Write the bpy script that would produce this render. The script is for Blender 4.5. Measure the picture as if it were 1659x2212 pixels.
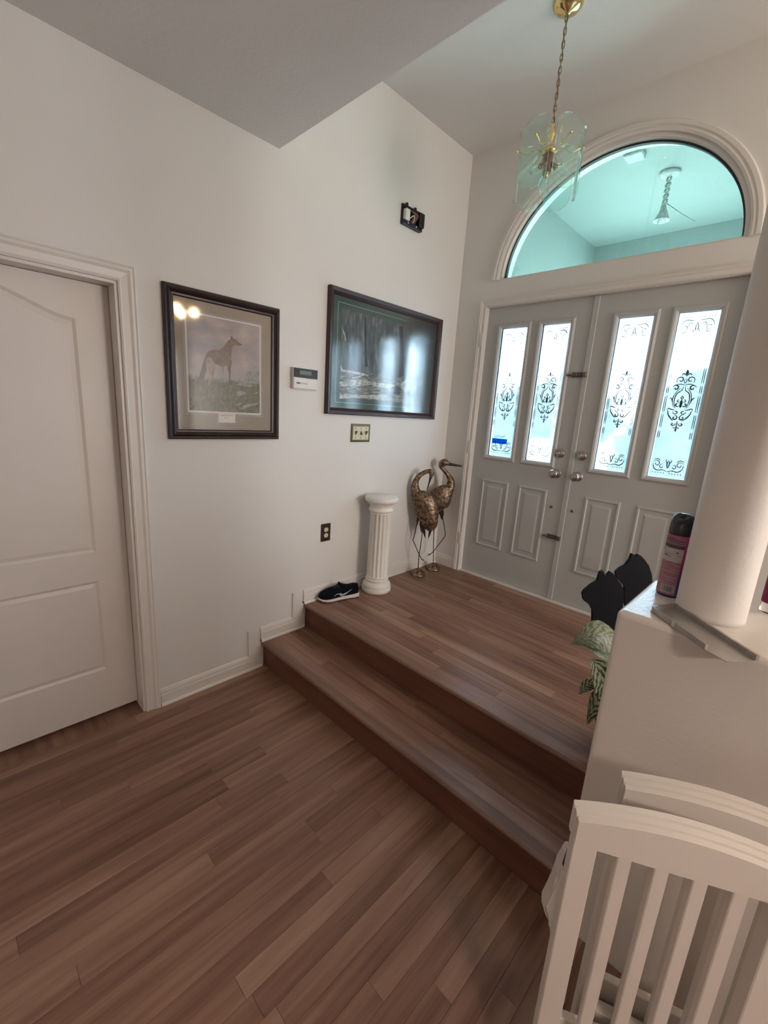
import bpy, bmesh, math, random
from mathutils import Vector, Matrix, Euler
random.seed(7)
S = bpy.context.scene
for o in list(bpy.data.objects): bpy.data.objects.remove(o)
COL = S.collection
PI = math.pi
W, H, F = 1659.0, 2212.0, 939.8
# ------------------------------------------------------------------ camera
CAM = Vector((2.1818, -2.6978, 1.5836))
ROT = Euler((1.343054, -0.063517, 0.779205), 'XYZ')
cd = bpy.data.cameras.new('camera'); cam = bpy.data.objects.new('camera', cd); COL.objects.link(cam)
cd.sensor_fit = 'HORIZONTAL'; cd.sensor_width = 36.0; cd.lens = F / W * 36.0
cd.clip_start = 0.02; cd.clip_end = 200
cam.location = CAM; cam.rotation_euler = ROT
S.camera = cam
RM = ROT.to_matrix()
# ------------------------------------------------------------------ world, sun, exposure
wd = bpy.data.worlds.new('sky'); S.world = wd; wd.use_nodes = True
bg = wd.node_tree.nodes['Background']
bg.inputs['Color'].default_value = (0.84, 0.95, 1.0, 1); bg.inputs['Strength'].default_value = 11.5
sl = bpy.data.lights.new('sun', 'SUN'); sl.energy = 6.0; sl.angle = math.radians(2); sl.color = (1, .97, .9)
sun = bpy.data.objects.new('sun', sl); COL.objects.link(sun)
sun.rotation_euler = Vector((0.15, 0.55, -0.82)).to_track_quat('-Z', 'Y').to_euler()
S.view_settings.view_transform = 'Standard'; S.view_settings.look = 'None'
S.view_settings.exposure = 0.0; S.view_settings.gamma = 1.0; S.view_settings.use_curve_mapping = False

# unseen area lights added to brighten the rooms, before openings closed off below
def fill_light(name, loc, target, sx, sy, power, col):
    l = bpy.data.lights.new(name, 'AREA'); l.shape = 'RECTANGLE'; l.size = sx; l.size_y = sy
    l.energy = power; l.color = col
    o = bpy.data.objects.new(name, l); COL.objects.link(o); o.location = loc
    o.rotation_euler = (Vector(target) - Vector(loc)).to_track_quat('-Z', 'Y').to_euler()
    return o
fill_light('living_room_fill_light', (5.19, -.45, 1.6), (0, -.45, 1.6), .98, 1.38, 70, (1.0, .97, .94))
fill_light('dining_fill_light', (1.2, -5.99, 1.6), (1.2, 0, 1.6), 1.88, 1.18, 8, (1.0, .88, .80))
# (the dining fill lamp's own light sits in its builder)

# ------------------------------------------------------------------ numbers of the place
YB = 0.2606; HS = 0.1618; LZ = 2 * HS; Y1 = -1.4226; Y2 = -1.1132
HL = 2.8116; YL = -1.3377; HF = 3.416
XA, XM, XR, DT = 0.259, 1.0231, 1.7870, LZ + 2.05
HWX, HWY, HWZ, HWB = 1.888, -1.454, 1.10, -1.072
# ------------------------------------------------------------------ helpers
def ray(px):
    return RM @ Vector(((px[0] - W / 2) / F, -(px[1] - H / 2) / F, -1.0))
def onx(px, x=0.0):
    d = ray(px); return CAM + d * ((x - CAM.x) / d.x)
def ony(px, y=YB):
    d = ray(px); return CAM + d * ((y - CAM.y) / d.y)
def onz(px, z=LZ):
    d = ray(px); return CAM + d * ((z - CAM.z) / d.z)
NH = Vector((-0.6935, 0.7205, 0)).normalized()      # horizontal heading of the photograph
RH = Vector((NH.y, -NH.x, 0))
def onv(px, base):                                   # vertical plane through base, square to the heading
    d = ray(px); return CAM + d * ((Vector(base) - CAM).dot(NH) / d.dot(NH))

ORG = {}
def rgb(r, g, b):
    f = lambda c: (c / 255 / 12.92) if c / 255 <= .04045 else ((c / 255 + .055) / 1.055) ** 2.4
    return (f(r), f(g), f(b), 1)
class N:
    def __init__(s, name):
        s.m = bpy.data.materials.new(name); s.m.use_nodes = True; s.t = s.m.node_tree
        s.b = s.t.nodes['Principled BSDF']; s.out = s.t.nodes['Material Output']
    def n(s, typ, **kw):
        nd = s.t.nodes.new(typ)
        for k, v in kw.items():
            if k[0] == '_': nd.inputs[k[1:].replace('_', ' ')].default_value = v
            else: setattr(nd, k, v)
        return nd
    def l(s, a, b): s.t.links.new(a, b)
    def ramp(s, fac, stops):
        r = s.n('ShaderNodeValToRGB'); e = r.color_ramp.elements
        while len(e) < len(stops): e.new(0.5)
        for el, (p, c) in zip(e, stops): el.position = p; el.color = c
        s.l(fac, r.inputs[0]); return r.outputs[0]
    def bump(s, fac, strength, dist=.002):
        b = s.n('ShaderNodeBump'); b.inputs['Strength'].default_value = strength; b.inputs['Distance'].default_value = dist
        s.l(fac, b.inputs['Height']); s.l(b.outputs[0], s.b.inputs['Normal'])
    def noise(s, scale, detail=4, vec=None, rough=.5):
        t = s.n('ShaderNodeTexNoise'); t.inputs['Scale'].default_value = scale; t.inputs['Detail'].default_value = detail
        t.inputs['Roughness'].default_value = rough
        if vec: s.l(vec, t.inputs['Vector'])
        return t
    def coord(s, which='Object', scale=None, loc=None):
        c = s.n('ShaderNodeTexCoord').outputs[which]
        if scale or loc:
            mp = s.n('ShaderNodeMapping')
            if scale: mp.inputs['Scale'].default_value = scale
            if loc: mp.inputs['Location'].default_value = loc
            s.l(c, mp.inputs[0]); return mp.outputs[0]
        return c
def mat(name, col, rough=.5, metal=0, var=0.0, vscale=8, bump=0, bscale=60, spec=.5, **kw):
    k = N(name); b = k.b
    b.inputs['Base Color'].default_value = col; b.inputs['Roughness'].default_value = rough
    b.inputs['Metallic'].default_value = metal; b.inputs['Specular IOR Level'].default_value = spec
    if var:
        no = k.noise(vscale, 4, k.coord())
        dk = tuple(c * (1 - var) for c in col[:3]) + (1,); lt = tuple(min(1, c * (1 + var)) for c in col[:3]) + (1,)
        k.l(k.ramp(no.outputs[0], [(.3, dk), (.7, lt)]), b.inputs['Base Color'])
    if bump:
        nb = k.noise(bscale, 3, k.coord()); k.bump(nb.outputs[0], bump)
    for a, v in kw.items(): b.inputs[a.replace('_', ' ')].default_value = v
    return k.m
def new_obj(name, bm, m, parent=None, smooth=False, org=None):
    """one mesh object; vertices arrive in world space and are stored relative to the thing's origin"""
    bmesh.ops.recalc_face_normals(bm, faces=bm.faces[:])
    if parent is not None: o0 = ORG[parent.name]
    else:
        if org is None:
            vs = [v.co for v in bm.verts]
            org = Vector(((min(v.x for v in vs) + max(v.x for v in vs)) / 2, (min(v.y for v in vs) + max(v.y for v in vs)) / 2, min(v.z for v in vs)))
        o0 = Vector(org)
    for v in bm.verts: v.co -= o0
    me = bpy.data.meshes.new(name); bm.to_mesh(me); bm.free()
    o = bpy.data.objects.new(name, me); COL.objects.link(o)
    if m is not None:
        for x in (m if isinstance(m, (list, tuple)) else [m]): me.materials.append(x)
    if smooth:
        for p in me.polygons: p.use_smooth = True
    if parent is not None: o.parent = parent
    else: o.location = o0
    ORG[o.name] = o0
    return o
def thing(name, label, cat, loc, group=None):
    o = bpy.data.objects.new(name, None); COL.objects.link(o); o.location = loc; o.empty_display_size = .05
    ORG[o.name] = Vector(loc); o['label'] = label; o['category'] = cat
    if group: o['group'] = group
    return o
def tag(o, label, cat, group=None, kind=None):
    o['label'] = label; o['category'] = cat
    if group: o['group'] = group
    if kind: o['kind'] = kind
    return o
def struct(o, label, cat):
    o['kind'] = 'structure'; o['label'] = label; o['category'] = cat; return o
def B(): return bmesh.new()
def box(bm, x0, x1, y0, y1, z0, z1, bev=0, seg=1):
    r = bmesh.ops.create_cube(bm, size=1)
    for v in r['verts']:
        v.co = Vector(((x0 + x1) / 2 + v.co.x * (x1 - x0), (y0 + y1) / 2 + v.co.y * (y1 - y0), (z0 + z1) / 2 + v.co.z * (z1 - z0)))
    if bev:
        es = list({e for v in r['verts'] for e in v.link_edges})
        bmesh.ops.bevel(bm, geom=es, offset=bev, segments=seg, affect='EDGES', profile=.5)
    return bm
def prism(bm, pts, off, mi=0):
    pts = [Vector(p) for p in pts]; off = Vector(off)
    a = [bm.verts.new(p) for p in pts]; b = [bm.verts.new(p + off) for p in pts]
    fs = [bm.faces.new(a), bm.faces.new(b[::-1])]
    n = len(pts)
    for i in range(n): fs.append(bm.faces.new((a[i], b[i], b[(i + 1) % n], a[(i + 1) % n])))
    for f in fs: f.material_index = mi
    return fs
def poly(bm, pts, mi=0):
    f = bm.faces.new([bm.verts.new(Vector(p)) for p in pts]); f.material_index = mi; return f
def lathe(bm, prof, c, seg=32, axis=Vector((0, 0, 1)), rfun=None, cap=True):
    axis = Vector(axis).normalized(); q = Vector((0, 0, 1)).rotation_difference(axis).to_matrix(); c = Vector(c)
    rings = []
    for r, z in prof:
        ring = []
        for i in range(seg):
            a = 2 * PI * i / seg; rr = rfun(r, z, a) if rfun else r
            ring.append(bm.verts.new(c + q @ Vector((rr * math.cos(a), rr * math.sin(a), z))))
        rings.append(ring)
    for A, Bq in zip(rings, rings[1:]):
        for i in range(seg): bm.faces.new((A[i], A[(i + 1) % seg], Bq[(i + 1) % seg], Bq[i]))
    if cap:
        bm.faces.new(rings[0][::-1]); bm.faces.new(rings[-1])
def tube(bm, pts, r, seg=8, closed=False):
    pts = [Vector(p) for p in pts]; n = len(pts)
    rs = r if isinstance(r, (list, tuple)) else [r] * n
    rings = []; up = None
    for i in range(n):
        if closed: t = pts[(i + 1) % n] - pts[i - 1]
        else: t = pts[min(i + 1, n - 1)] - pts[max(i - 1, 0)]
        t.normalize()
        if up is None: up = t.orthogonal().normalized()
        up = (up - t * up.dot(t)).normalized(); w = t.cross(up)
        rings.append([bm.verts.new(pts[i] + (up * math.cos(2 * PI * k / seg) + w * math.sin(2 * PI * k / seg)) * rs[i]) for k in range(seg)])
    for i in range(n if closed else n - 1):
        A, Bq = rings[i], rings[(i + 1) % n]
        for k in range(seg): bm.faces.new((A[k], A[(k + 1) % seg], Bq[(k + 1) % seg], Bq[k]))
    if not closed: bm.faces.new(rings[0][::-1]); bm.faces.new(rings[-1])
def loft(bm, secs, seg=16):
    """secs: (centre, axis_u*ru, axis_v*rv)"""
    rings = []
    for c, u, v in secs:
        c, u, v = Vector(c), Vector(u), Vector(v)
        rings.append([bm.verts.new(c + u * math.cos(2 * PI * k / seg) + v * math.sin(2 * PI * k / seg)) for k in range(seg)])
    for A, Bq in zip(rings, rings[1:]):
        for k in range(seg): bm.faces.new((A[k], A[(k + 1) % seg], Bq[(k + 1) % seg], Bq[k]))
    bm.faces.new(rings[0][::-1]); bm.faces.new(rings[-1])
def smoothpts(pts, n=6):
    pts = [Vector(p) for p in pts]; out = []
    for i in range(len(pts) - 1):
        p0, p1, p2, p3 = pts[max(i - 1, 0)], pts[i], pts[i + 1], pts[min(i + 2, len(pts) - 1)]
        for k in range(n):
            t = k / n
            out.append(.5 * ((2 * p1) + (p2 - p0) * t + (2 * p0 - 5 * p1 + 4 * p2 - p3) * t * t + (3 * p1 - p0 - 3 * p2 + p3) * t ** 3))
    out.append(pts[-1]); return out
def uv_sphere(bm, c, rx, ry, rz, u=16, v=10):
    r = bmesh.ops.create_uvsphere(bm, u_segments=u, v_segments=v, radius=1)
    for w in r['verts']: w.co = Vector((c[0] + w.co.x * rx, c[1] + w.co.y * ry, c[2] + w.co.z * rz))

# ------------------------------------------------------------------ materials
def wall_mat(name, col, bscale, strength, rough=.5, spec=.4):
    k = N(name); k.b.inputs['Roughness'].default_value = rough; k.b.inputs['Specular IOR Level'].default_value = spec
    c = k.coord(); n1 = k.noise(1.3, 3, c)
    k.l(k.ramp(n1.outputs[0], [(.3, tuple(x * .97 for x in col[:3]) + (1,)), (.7, col)]), k.b.inputs['Base Color'])
    n2 = k.noise(bscale, 4, c, .6); k.bump(n2.outputs[0], strength, .003); return k.m
M = {}
M['wall'] = wall_mat('wall_paint', (.74, .715, .685, 1), 90, .25)
M['ceil'] = wall_mat('ceiling_paint', (.70, .69, .67, 1), 55, .5)
M['halfwall'] = wall_mat('half_wall_plaster', (.74, .68, .62, 1), 75, .35, .27, .5)
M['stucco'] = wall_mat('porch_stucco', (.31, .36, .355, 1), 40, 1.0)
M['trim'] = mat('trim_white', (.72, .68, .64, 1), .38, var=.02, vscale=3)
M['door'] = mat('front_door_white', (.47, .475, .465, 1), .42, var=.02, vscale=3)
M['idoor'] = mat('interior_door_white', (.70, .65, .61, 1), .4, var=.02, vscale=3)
M['plaster'] = mat('white_plaster', (.80, .77, .72, 1), .45, var=.03, vscale=20)
M['dark'] = mat('dark_gap', (.02, .017, .015, 1), .9)
M['brass'] = mat('polished_brass', (.80, .62, .30, 1), .18, 1)
M['chain'] = mat('aged_brass_chain', (.30, .24, .14, 1), .35, 1)
M['nickel'] = mat('satin_nickel', (.42, .39, .37, 1), .28, 1)
M['iron'] = mat('dark_bolt_metal', (.16, .14, .13, 1), .4, .8)
M['bulbmetal'] = mat('candle_socket_brown', (.20, .10, .07, 1), .5)
M['white'] = mat('white_painted_wood', (.74, .68, .62, 1), .42, var=.02, vscale=6)
M['black'] = mat('black_matte_wood', (.004, .0045, .008, 1), .6, spec=.15)
M['plastic_w'] = mat('white_plastic', (.75, .73, .70, 1), .4)
M['plastic_k'] = mat('black_plastic', (.012, .012, .016, 1), .35)
M['lcd'] = mat('grey_lcd', (.16, .20, .19, 1), .25)
M['blueink'] = mat('blue_ink', (.06, .08, .25, 1), .5)
M['greyink'] = mat('grey_ink', (.35, .35, .36, 1), .5)
M['darkink'] = mat('dark_ink', (.03, .025, .03, 1), .5)
M['brownplate'] = mat('brown_outlet_plate', (.035, .018, .014, 1), .35)
M['ivory'] = mat('ivory_plastic', (.72, .62, .44, 1), .4)
M['bronze'] = mat('antique_bronze_edge', (.16, .13, .07, 1), .4, .6)
M['creamplate'] = mat('cream_switch_plate', (.62, .58, .42, 1), .35, var=.08, vscale=40)
M['wire_o'] = mat('orange_brown_wire', (.28, .12, .09, 1), .5)
M['wire_w'] = mat('white_wire', (.7, .7, .68, 1), .5)
M['concrete'] = mat('sunlit_concrete', (.55, .55, .53, 1), .8, var=.06, vscale=2)
M['leafy'] = mat('hedge_green', (.035, .045, .038, 1), .7, var=.5, vscale=6)
M['car'] = mat('distant_blue_grey_paint', (.12, .16, .22, 1), .3)

def wood(name, lo, mid, hi, rough=.42):
    k = N(name); k.b.inputs['Roughness'].default_value = rough; k.b.inputs['Specular IOR Level'].default_value = .35
    oi = k.n('ShaderNodeObjectInfo'); c = k.coord()
    comb = k.n('ShaderNodeCombineXYZ')
    for i, s in enumerate((37.0, 91.0, 53.0)):
        mm = k.n('ShaderNodeMath', operation='MULTIPLY'); mm.inputs[1].default_value = s
        k.l(oi.outputs['Random'], mm.inputs[0]); k.l(mm.outputs[0], comb.inputs[i])
    ad = k.n('ShaderNodeVectorMath', operation='ADD'); k.l(c, ad.inputs[0]); k.l(comb.outputs[0], ad.inputs[1])
    def mp(sc):
        m_ = k.n('ShaderNodeMapping'); m_.inputs['Scale'].default_value = sc; k.l(ad.outputs[0], m_.inputs[0]); return m_.outputs[0]
    n1 = k.noise(1.0, 5, mp((1.6, 24, 24)), .55); n2 = k.noise(1.0, 3, mp((5, 130, 130)), .6); n3 = k.noise(1.0, 2, mp((2.2, 10, 10)), .5)
    def ma(op, a, b):
        m_ = k.n('ShaderNodeMath', operation=op)
        for i, v in enumerate((a, b)):
            if isinstance(v, float): m_.inputs[i].default_value = v
            else: k.l(v, m_.inputs[i])
        return m_.outputs[0]
    v = ma('ADD', ma('MULTIPLY', n1.outputs[0], .75), ma('MULTIPLY', n2.outputs[0], .16))
    v = ma('ADD', v, ma('MULTIPLY', oi.outputs['Random'], .24)); v = ma('SUBTRACT', v, .08)
    col = k.ramp(v, [(.26, lo), (.47, mid), (.72, hi)])
    knot = k.ramp(n3.outputs[0], [(.20, (.30, .26, .24, 1)), (.31, (1, 1, 1, 1))])
    mx = k.n('ShaderNodeMix', data_type='RGBA', blend_type='MULTIPLY'); mx.inputs[0].default_value = .8
    k.l(col, mx.inputs[6]); k.l(knot, mx.inputs[7]); k.l(mx.outputs[2], k.b.inputs['Base Color'])
    k.bump(n2.outputs[0], .12, .001)
    return k.m
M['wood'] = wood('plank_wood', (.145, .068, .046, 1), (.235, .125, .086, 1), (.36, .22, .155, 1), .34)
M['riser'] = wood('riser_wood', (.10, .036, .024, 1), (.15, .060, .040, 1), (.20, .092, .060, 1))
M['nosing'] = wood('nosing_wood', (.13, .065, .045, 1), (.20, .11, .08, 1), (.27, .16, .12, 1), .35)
M['pframe'] = mat('dark_mahogany_frame', (.020, .008, .009, 1), .3, var=.5, vscale=90, bump=.5, bscale=160)
M['pframe2'] = mat('dark_cherry_frame', (.038, .016, .017, 1), .35, var=.3, vscale=60)

def transp_mat(name, tint, gloss=.08, rough=0.02, ior=1.5):
    k = N(name); t = k.n('ShaderNodeBsdfTransparent'); t.inputs[0].default_value = tint
    g = k.n('ShaderNodeBsdfGlossy'); g.inputs['Roughness'].default_value = rough
    f = k.n('ShaderNodeFresnel'); f.inputs[0].default_value = ior
    mx = k.n('ShaderNodeMixShader'); k.l(f.outputs[0], mx.inputs[0]); k.l(t.outputs[0], mx.inputs[1]); k.l(g.outputs[0], mx.inputs[2])
    k.l(mx.outputs[0], k.out.inputs[0]); return k.m
M['archglass'] = transp_mat('tinted_window_glass', (.80, .975, .95, 1))
M['picglass'] = transp_mat('picture_glass', (1, 1, 1, 1), rough=.06)
M['matteglass'] = transp_mat('non_glare_picture_glass', (1, 1, 1, 1), rough=.13, ior=1.33)
M['etch'] = transp_mat('clear_etched_line', (.018, .026, .026, 1), rough=.3)
k = N('frosted_glass'); g = k.n('ShaderNodeBsdfRefraction'); g.inputs['Roughness'].default_value = .22; g.inputs['IOR'].default_value = 1.12
g.inputs[0].default_value = (.84, .925, 1, 1)
tr = k.n('ShaderNodeBsdfTranslucent'); tr.inputs[0].default_value = (.60, .80, .88, 1)
mx = k.n('ShaderNodeMixShader'); mx.inputs[0].default_value = .10
k.l(g.outputs[0], mx.inputs[1]); k.l(tr.outputs[0], mx.inputs[2]); k.l(mx.outputs[0], k.out.inputs[0]); M['frost'] = k.m
k = N('clear_lamp_glass'); g = k.n('ShaderNodeBsdfGlass'); g.inputs['Roughness'].default_value = .0; g.inputs['IOR'].default_value = 1.48
g.inputs[0].default_value = (.90, 1.0, .98, 1); tp = k.n('ShaderNodeBsdfTransparent'); tp.inputs[0].default_value = (.94, 1.0, .985, 1)
lw = k.n('ShaderNodeLayerWeight'); lw.inputs[0].default_value = .33
mx = k.n('ShaderNodeMixShader'); k.l(lw.outputs['Facing'], mx.inputs[0]); k.l(tp.outputs[0], mx.inputs[1]); k.l(g.outputs[0], mx.inputs[2]); k.l(mx.outputs[0], k.out.inputs[0])
M['lampglass'] = k.m
k = N('clear_bottle_glass'); k.b.inputs['Transmission Weight'].default_value = 1; k.b.inputs['Roughness'].default_value = .05; k.b.inputs['Base Color'].default_value = (.95, .93, .9, 1); M['clear'] = k.m
def emis(name, col, s):
    k = N(name); k.b.inputs['Emission Color'].default_value = col; k.b.inputs['Emission Strength'].default_value = s; k.b.inputs['Base Color'].default_value = (.9, .9, .9, 1); return k.m
M['warmbulb'] = emis('warm_lit_bulb', (1, .70, .42, 1), 62)

# ================================================================== STRUCTURE
# ---- floor: slab with separate planks running along the wall
X1 = 5.2; Y0 = -6.0
bm = B(); box(bm, -.3, X1, Y0, YB + .16, -.12, -.012)
FLOOR = struct(new_obj('floor', bm, M['dark'], org=(0, 0, 0)), 'warm brown wood plank floor of the lower room', 'floor')
def plank(parent, cx, cy, z, ln, wd, along_y, name='plank', th=.011, m=None, z_is_top=True):
    g = .0003
    bm = B(); box(bm, -ln / 2 + g, ln / 2 - g, -wd / 2 + g, wd / 2 - g, -th, 0)
    top = [e for e in bm.edges if all(abs(v.co.z) < 1e-6 for v in e.verts)]
    bmesh.ops.bevel(bm, geom=top, offset=.0006, segments=1, affect='EDGES')
    me = bpy.data.meshes.new(name); bm.to_mesh(me); bm.free(); me.materials.append(m or M['wood'])
    o = bpy.data.objects.new(name, me); COL.objects.link(o); o.parent = parent
    o.location = Vector((cx, cy, z)) - ORG[parent.name]
    if along_y: o.rotation_euler = (0, 0, PI / 2)
    return o
def lay(parent, x0, x1, y0, y1, z, wd, along_y, ln, skip=None, m=None, forced=()):
    a0, a1, b0, b1 = (y0, y1, x0, x1) if along_y else (x0, x1, y0, y1)
    n = max(1, round((b1 - b0) / wd)); w = (b1 - b0) / n; last = 0
    for i in range(n):
        bc = b0 + (i + .5) * w
        cut = [c for (lo, hi, c) in forced if lo <= bc < hi]
        st = random.uniform(.25, 1) * ln; p = a0; ends = []
        while True:
            q = p + st
            if a1 - q < .12: q = a1
            ends.append((p, q)); p = q; st = random.uniform(.8, 1.15) * ln
            if q >= a1 - 1e-6: break
        for (p, q) in ends:
            if along_y: plank(parent, bc, (p + q) / 2, z, q - p, w, True, m=m)
            else: plank(parent, (p + q) / 2, bc, z, q - p, w, False, m=m)
lay(FLOOR, 0, 2.9, -3.5, Y1, 0, .0655, True, 1.0)
bm = B()
for (a, b_, c, d) in [(2.9, X1, Y0, YB), (0, 2.9, Y0, -3.5), (-.3, 0, Y0, YB), (0, 2.9, Y1, YB)]: box(bm, a, b_, c, d, -.0115, -.0005)
o = new_obj('plank', bm, M['wood'], FLOOR); o['kind'] = 'stuff'
# ---- two steps: lower tread and entrance landing
def step(name, label, y0, y1, z0, z1, x1, tread_rows):
    bm = B(); box(bm, 0.0, x1, y0 + .004, y1, z0, z1 - .0125)
    s = struct(new_obj(name, bm, M['dark'], org=(0, y0, z0)), label, 'step')
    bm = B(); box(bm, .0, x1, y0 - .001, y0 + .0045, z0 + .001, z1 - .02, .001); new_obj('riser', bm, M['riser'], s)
    # rounded nosing
    prof = []
    for i in range(9):
        a = PI / 2 + i / 8 * PI
        prof.append((y0 - .012 + .011 * math.cos(a), z1 - .0105 + .0115 * math.sin(a)))
    prof = [(y0 + .034, z1 + .001)] + prof + [(y0 + .034, z1 - .0215)]
    bm = B(); prism(bm, [(0.0, y, z) for y, z in prof], (x1, 0, 0)); n = new_obj('nosing', bm, M['nosing'], s)
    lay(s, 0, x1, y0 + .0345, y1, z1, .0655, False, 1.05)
    return s
step('step_lower', 'lower wooden step with rounded nosing below the landing', Y1, Y2 - .001, 0, HS, 2.0, 4)
step('step_upper', 'wooden entrance landing in front of the double doors', Y2, YB - .002, 0, LZ, 3.3, 20)

# ---- walls
def wall_prisms(bm, quads, y0, y1):
    """quads: list of (x0,zl0,zr0... ) pieces in xz, extruded in y"""
    for (xa, xb, za0, zb0, za1, zb1) in quads:
        prism(bm, [(xa, y0, za0), (xb, y0, zb0), (xb, y0, zb1), (xa, y0, za1)], (0, y1 - y0, 0))
AX, AZ, AA, AB = 1.030, 2.545, .700, .640            # arched opening: centre, sill, half width, rise
TOPZ = HF + .25
def arch(t, a=AA, b=AB, cx=AX, cz=AZ): return (cx + a * math.cos(t), cz + b * math.sin(t))
q = [(-.3, XA, -.1, -.1, TOPZ, TOPZ), (XR, X1, -.1, -.1, TOPZ, TOPZ), (XA, XR, -.1, -.1, LZ - .002, LZ - .002),
     (XA, AX - AA, DT, DT, TOPZ, TOPZ), (AX + AA, XR, DT, DT, TOPZ, TOPZ), (AX - AA, AX + AA, DT, DT, AZ, AZ)]
n = 40
for i in range(n):
    (xa, za), (xb, zb) = arch(PI - PI * i / n), arch(PI - PI * (i + 1) / n)
    q.append((xa, xb, za, zb, TOPZ, TOPZ))
bm = B(); wall_prisms(bm, q, YB, YB + .16)
struct(new_obj('wall_back', bm, M['wall'], org=(0, YB, 0)), 'cream front wall around the double doors and arched window', 'wall')
DY0, DY1, DH = -2.96, -2.098, 2.035                  # doorway in the left wall
bm = B()
for (a, b_, c, d) in [(Y0, DY0, -.1, TOPZ), (DY1, YB, -.1, TOPZ), (DY0, DY1, DH, TOPZ), (DY0, DY1, -.1, -.013)]: box(bm, -.14, 0, a, b_, c, d)
struct(new_obj('wall_left', bm, M['wall'], org=(0, 0, 0)), 'cream side wall with the framed pictures', 'wall')
bm = B(); box(bm, -1.3, -.9, DY0 - .5, DY1 + .5, -.1, 2.4); box(bm, -.9, -.14, DY0 - .5, DY0 - .4, -.1, 2.4)
# right and rear walls with added openings for the fill lights
bm = B()
for (a, b_, c, d) in [(Y0, -.95, -.1, TOPZ), (.05, YB, -.1, TOPZ), (-.95, .05, -.1, .9), (-.95, .05, 2.3, TOPZ)]: box(bm, X1, X1 + .14, a, b_, c, d)
struct(new_obj('wall_right', bm, M['wall'], org=(X1, 0, 0)), 'cream living room wall with an added opening for the fill light', 'wall')
bm.free() if False else None
bm = B()
for (a, b_, c, d) in [(-.3, .25, -.1, TOPZ), (2.15, X1 + .14, -.1, TOPZ), (.25, 2.15, -.1, 1.0), (.25, 2.15, 2.2, TOPZ)]: box(bm, a, b_, Y0 - .14, Y0, c, d)
struct(new_obj('wall_rear', bm, M['wall'], org=(0, Y0, 0)), 'cream dining room wall with an added opening for the fill light', 'wall')
# opaque white sheets closing those added openings, behind the fill lights set at the top
M['backing'] = mat('white_fill_backing', (.8, .78, .74, 1), .8)
bm = B(); box(bm, X1 + .02, X1 + .03, -.95, .05, .9, 2.3); struct(new_obj('fill_backing_right', bm, M['backing']), 'unseen living room opening closed by an added white blind drawn', 'window')
bm = B(); box(bm, .25, 2.15, Y0 - .03, Y0 - .02, 1.0, 2.2); struct(new_obj('fill_backing_rear', bm, M['backing']), 'unseen dining room opening closed by an added white blind drawn', 'window')
# ---- ceilings
bm = B(); box(bm, -.02, X1, Y0, YL, HL, HL + .12); box(bm, -.02, X1, YL - .12, YL, HL + .12, HF)
struct(new_obj('ceiling_low', bm, M['ceil'], org=(0, YL, HL)), 'low flat ceiling with an edge towards the entrance', 'ceiling')
bm = B(); box(bm, -.02, X1, YL - .13, YB + .02, HF, HF + .12)
struct(new_obj('ceiling_high', bm, M['ceil'], org=(0, YL, HF)), 'high entrance ceiling above the arched window', 'ceiling')
# ---- half wall with rounded edges
bm = B(); box(bm, HWX, 3.6, HWY, HWB, -.01, HWZ, .016, 4)
struct(new_obj('wall_half', bm, M['halfwall'], smooth=False, org=(HWX, HWY, 0)), 'cream half wall with a ledge top beside the steps', 'wall')
# ---- round column on the half wall
cc = Vector((2.066, -1.268, 0)); CR = .079
bm = B(); lathe(bm, [(CR * 1.012, HWZ), (CR, HWZ + .012), (CR, HL - .002)], cc, 48)
M['column'] = wall_mat('column_plaster', (.72, .66, .61, 1), 75, .35, .55, .35)
tag(new_obj('column', bm, M['column'], smooth=True), 'plain round cream column standing on the half wall ledge', 'column')

# ---- baseboards along the left wall, stepping up the stairs
def bb_profile_y(bm, y0, y1, z, h=.095, t=.013):
    pr = [(0.0, z), (t, z), (t, z + h * .62), (t * .8, z + h * .70), (t * .8, z + h * .80), (t * .45, z + h * .95), (0.0, z + h)]
    prism(bm, [(x, y0, zz) for x, zz in pr], (0, y1 - y0, 0))
    prism(bm, [(0.0, y0, z), (t + .010, y0, z), (t + .009, y0, z + .008), (t + .004, y0, z + .014), (0.0, y0, z + .014)], (0, y1 - y0, 0))
bm = B()
bb_profile_y(bm, -2.028, Y1 - .018, 0.0)
bb_profile_y(bm, Y1 - .022, Y2 - .018, HS + .0015)
bb_profile_y(bm, Y2 - .022, YB, LZ + .0015)
for (yy, z0) in ((Y1, 0), (Y2, HS)):                  # upright pieces beside the risers, mitred at the top
    prism(bm, [(0, yy - .105, z0 + .09), (0, yy - .0235, z0 + .015), (0, yy - .0235, z0 + HS + .0015), (0, yy - .105, z0 + HS + .0955)], (.012, 0, 0))
struct(new_obj('baseboard_left', bm, M['trim'], org=(0, -2.03, 0)), 'cream baseboard stepping up along the stairs', 'baseboard')
bm = B()
prism(bm, [(0.014, YB, LZ), (.0140, YB - .013, LZ), (.014, YB - .013, LZ + .06), (.014, YB - .006, LZ + .09), (.014, YB, LZ + .095)], (XA - .052 - .014, 0, 0))
struct(new_obj('baseboard_back', bm, M['trim'], org=(0, YB, LZ)), 'short cream baseboard between the corner and the front door casing', 'baseboard')

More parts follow.
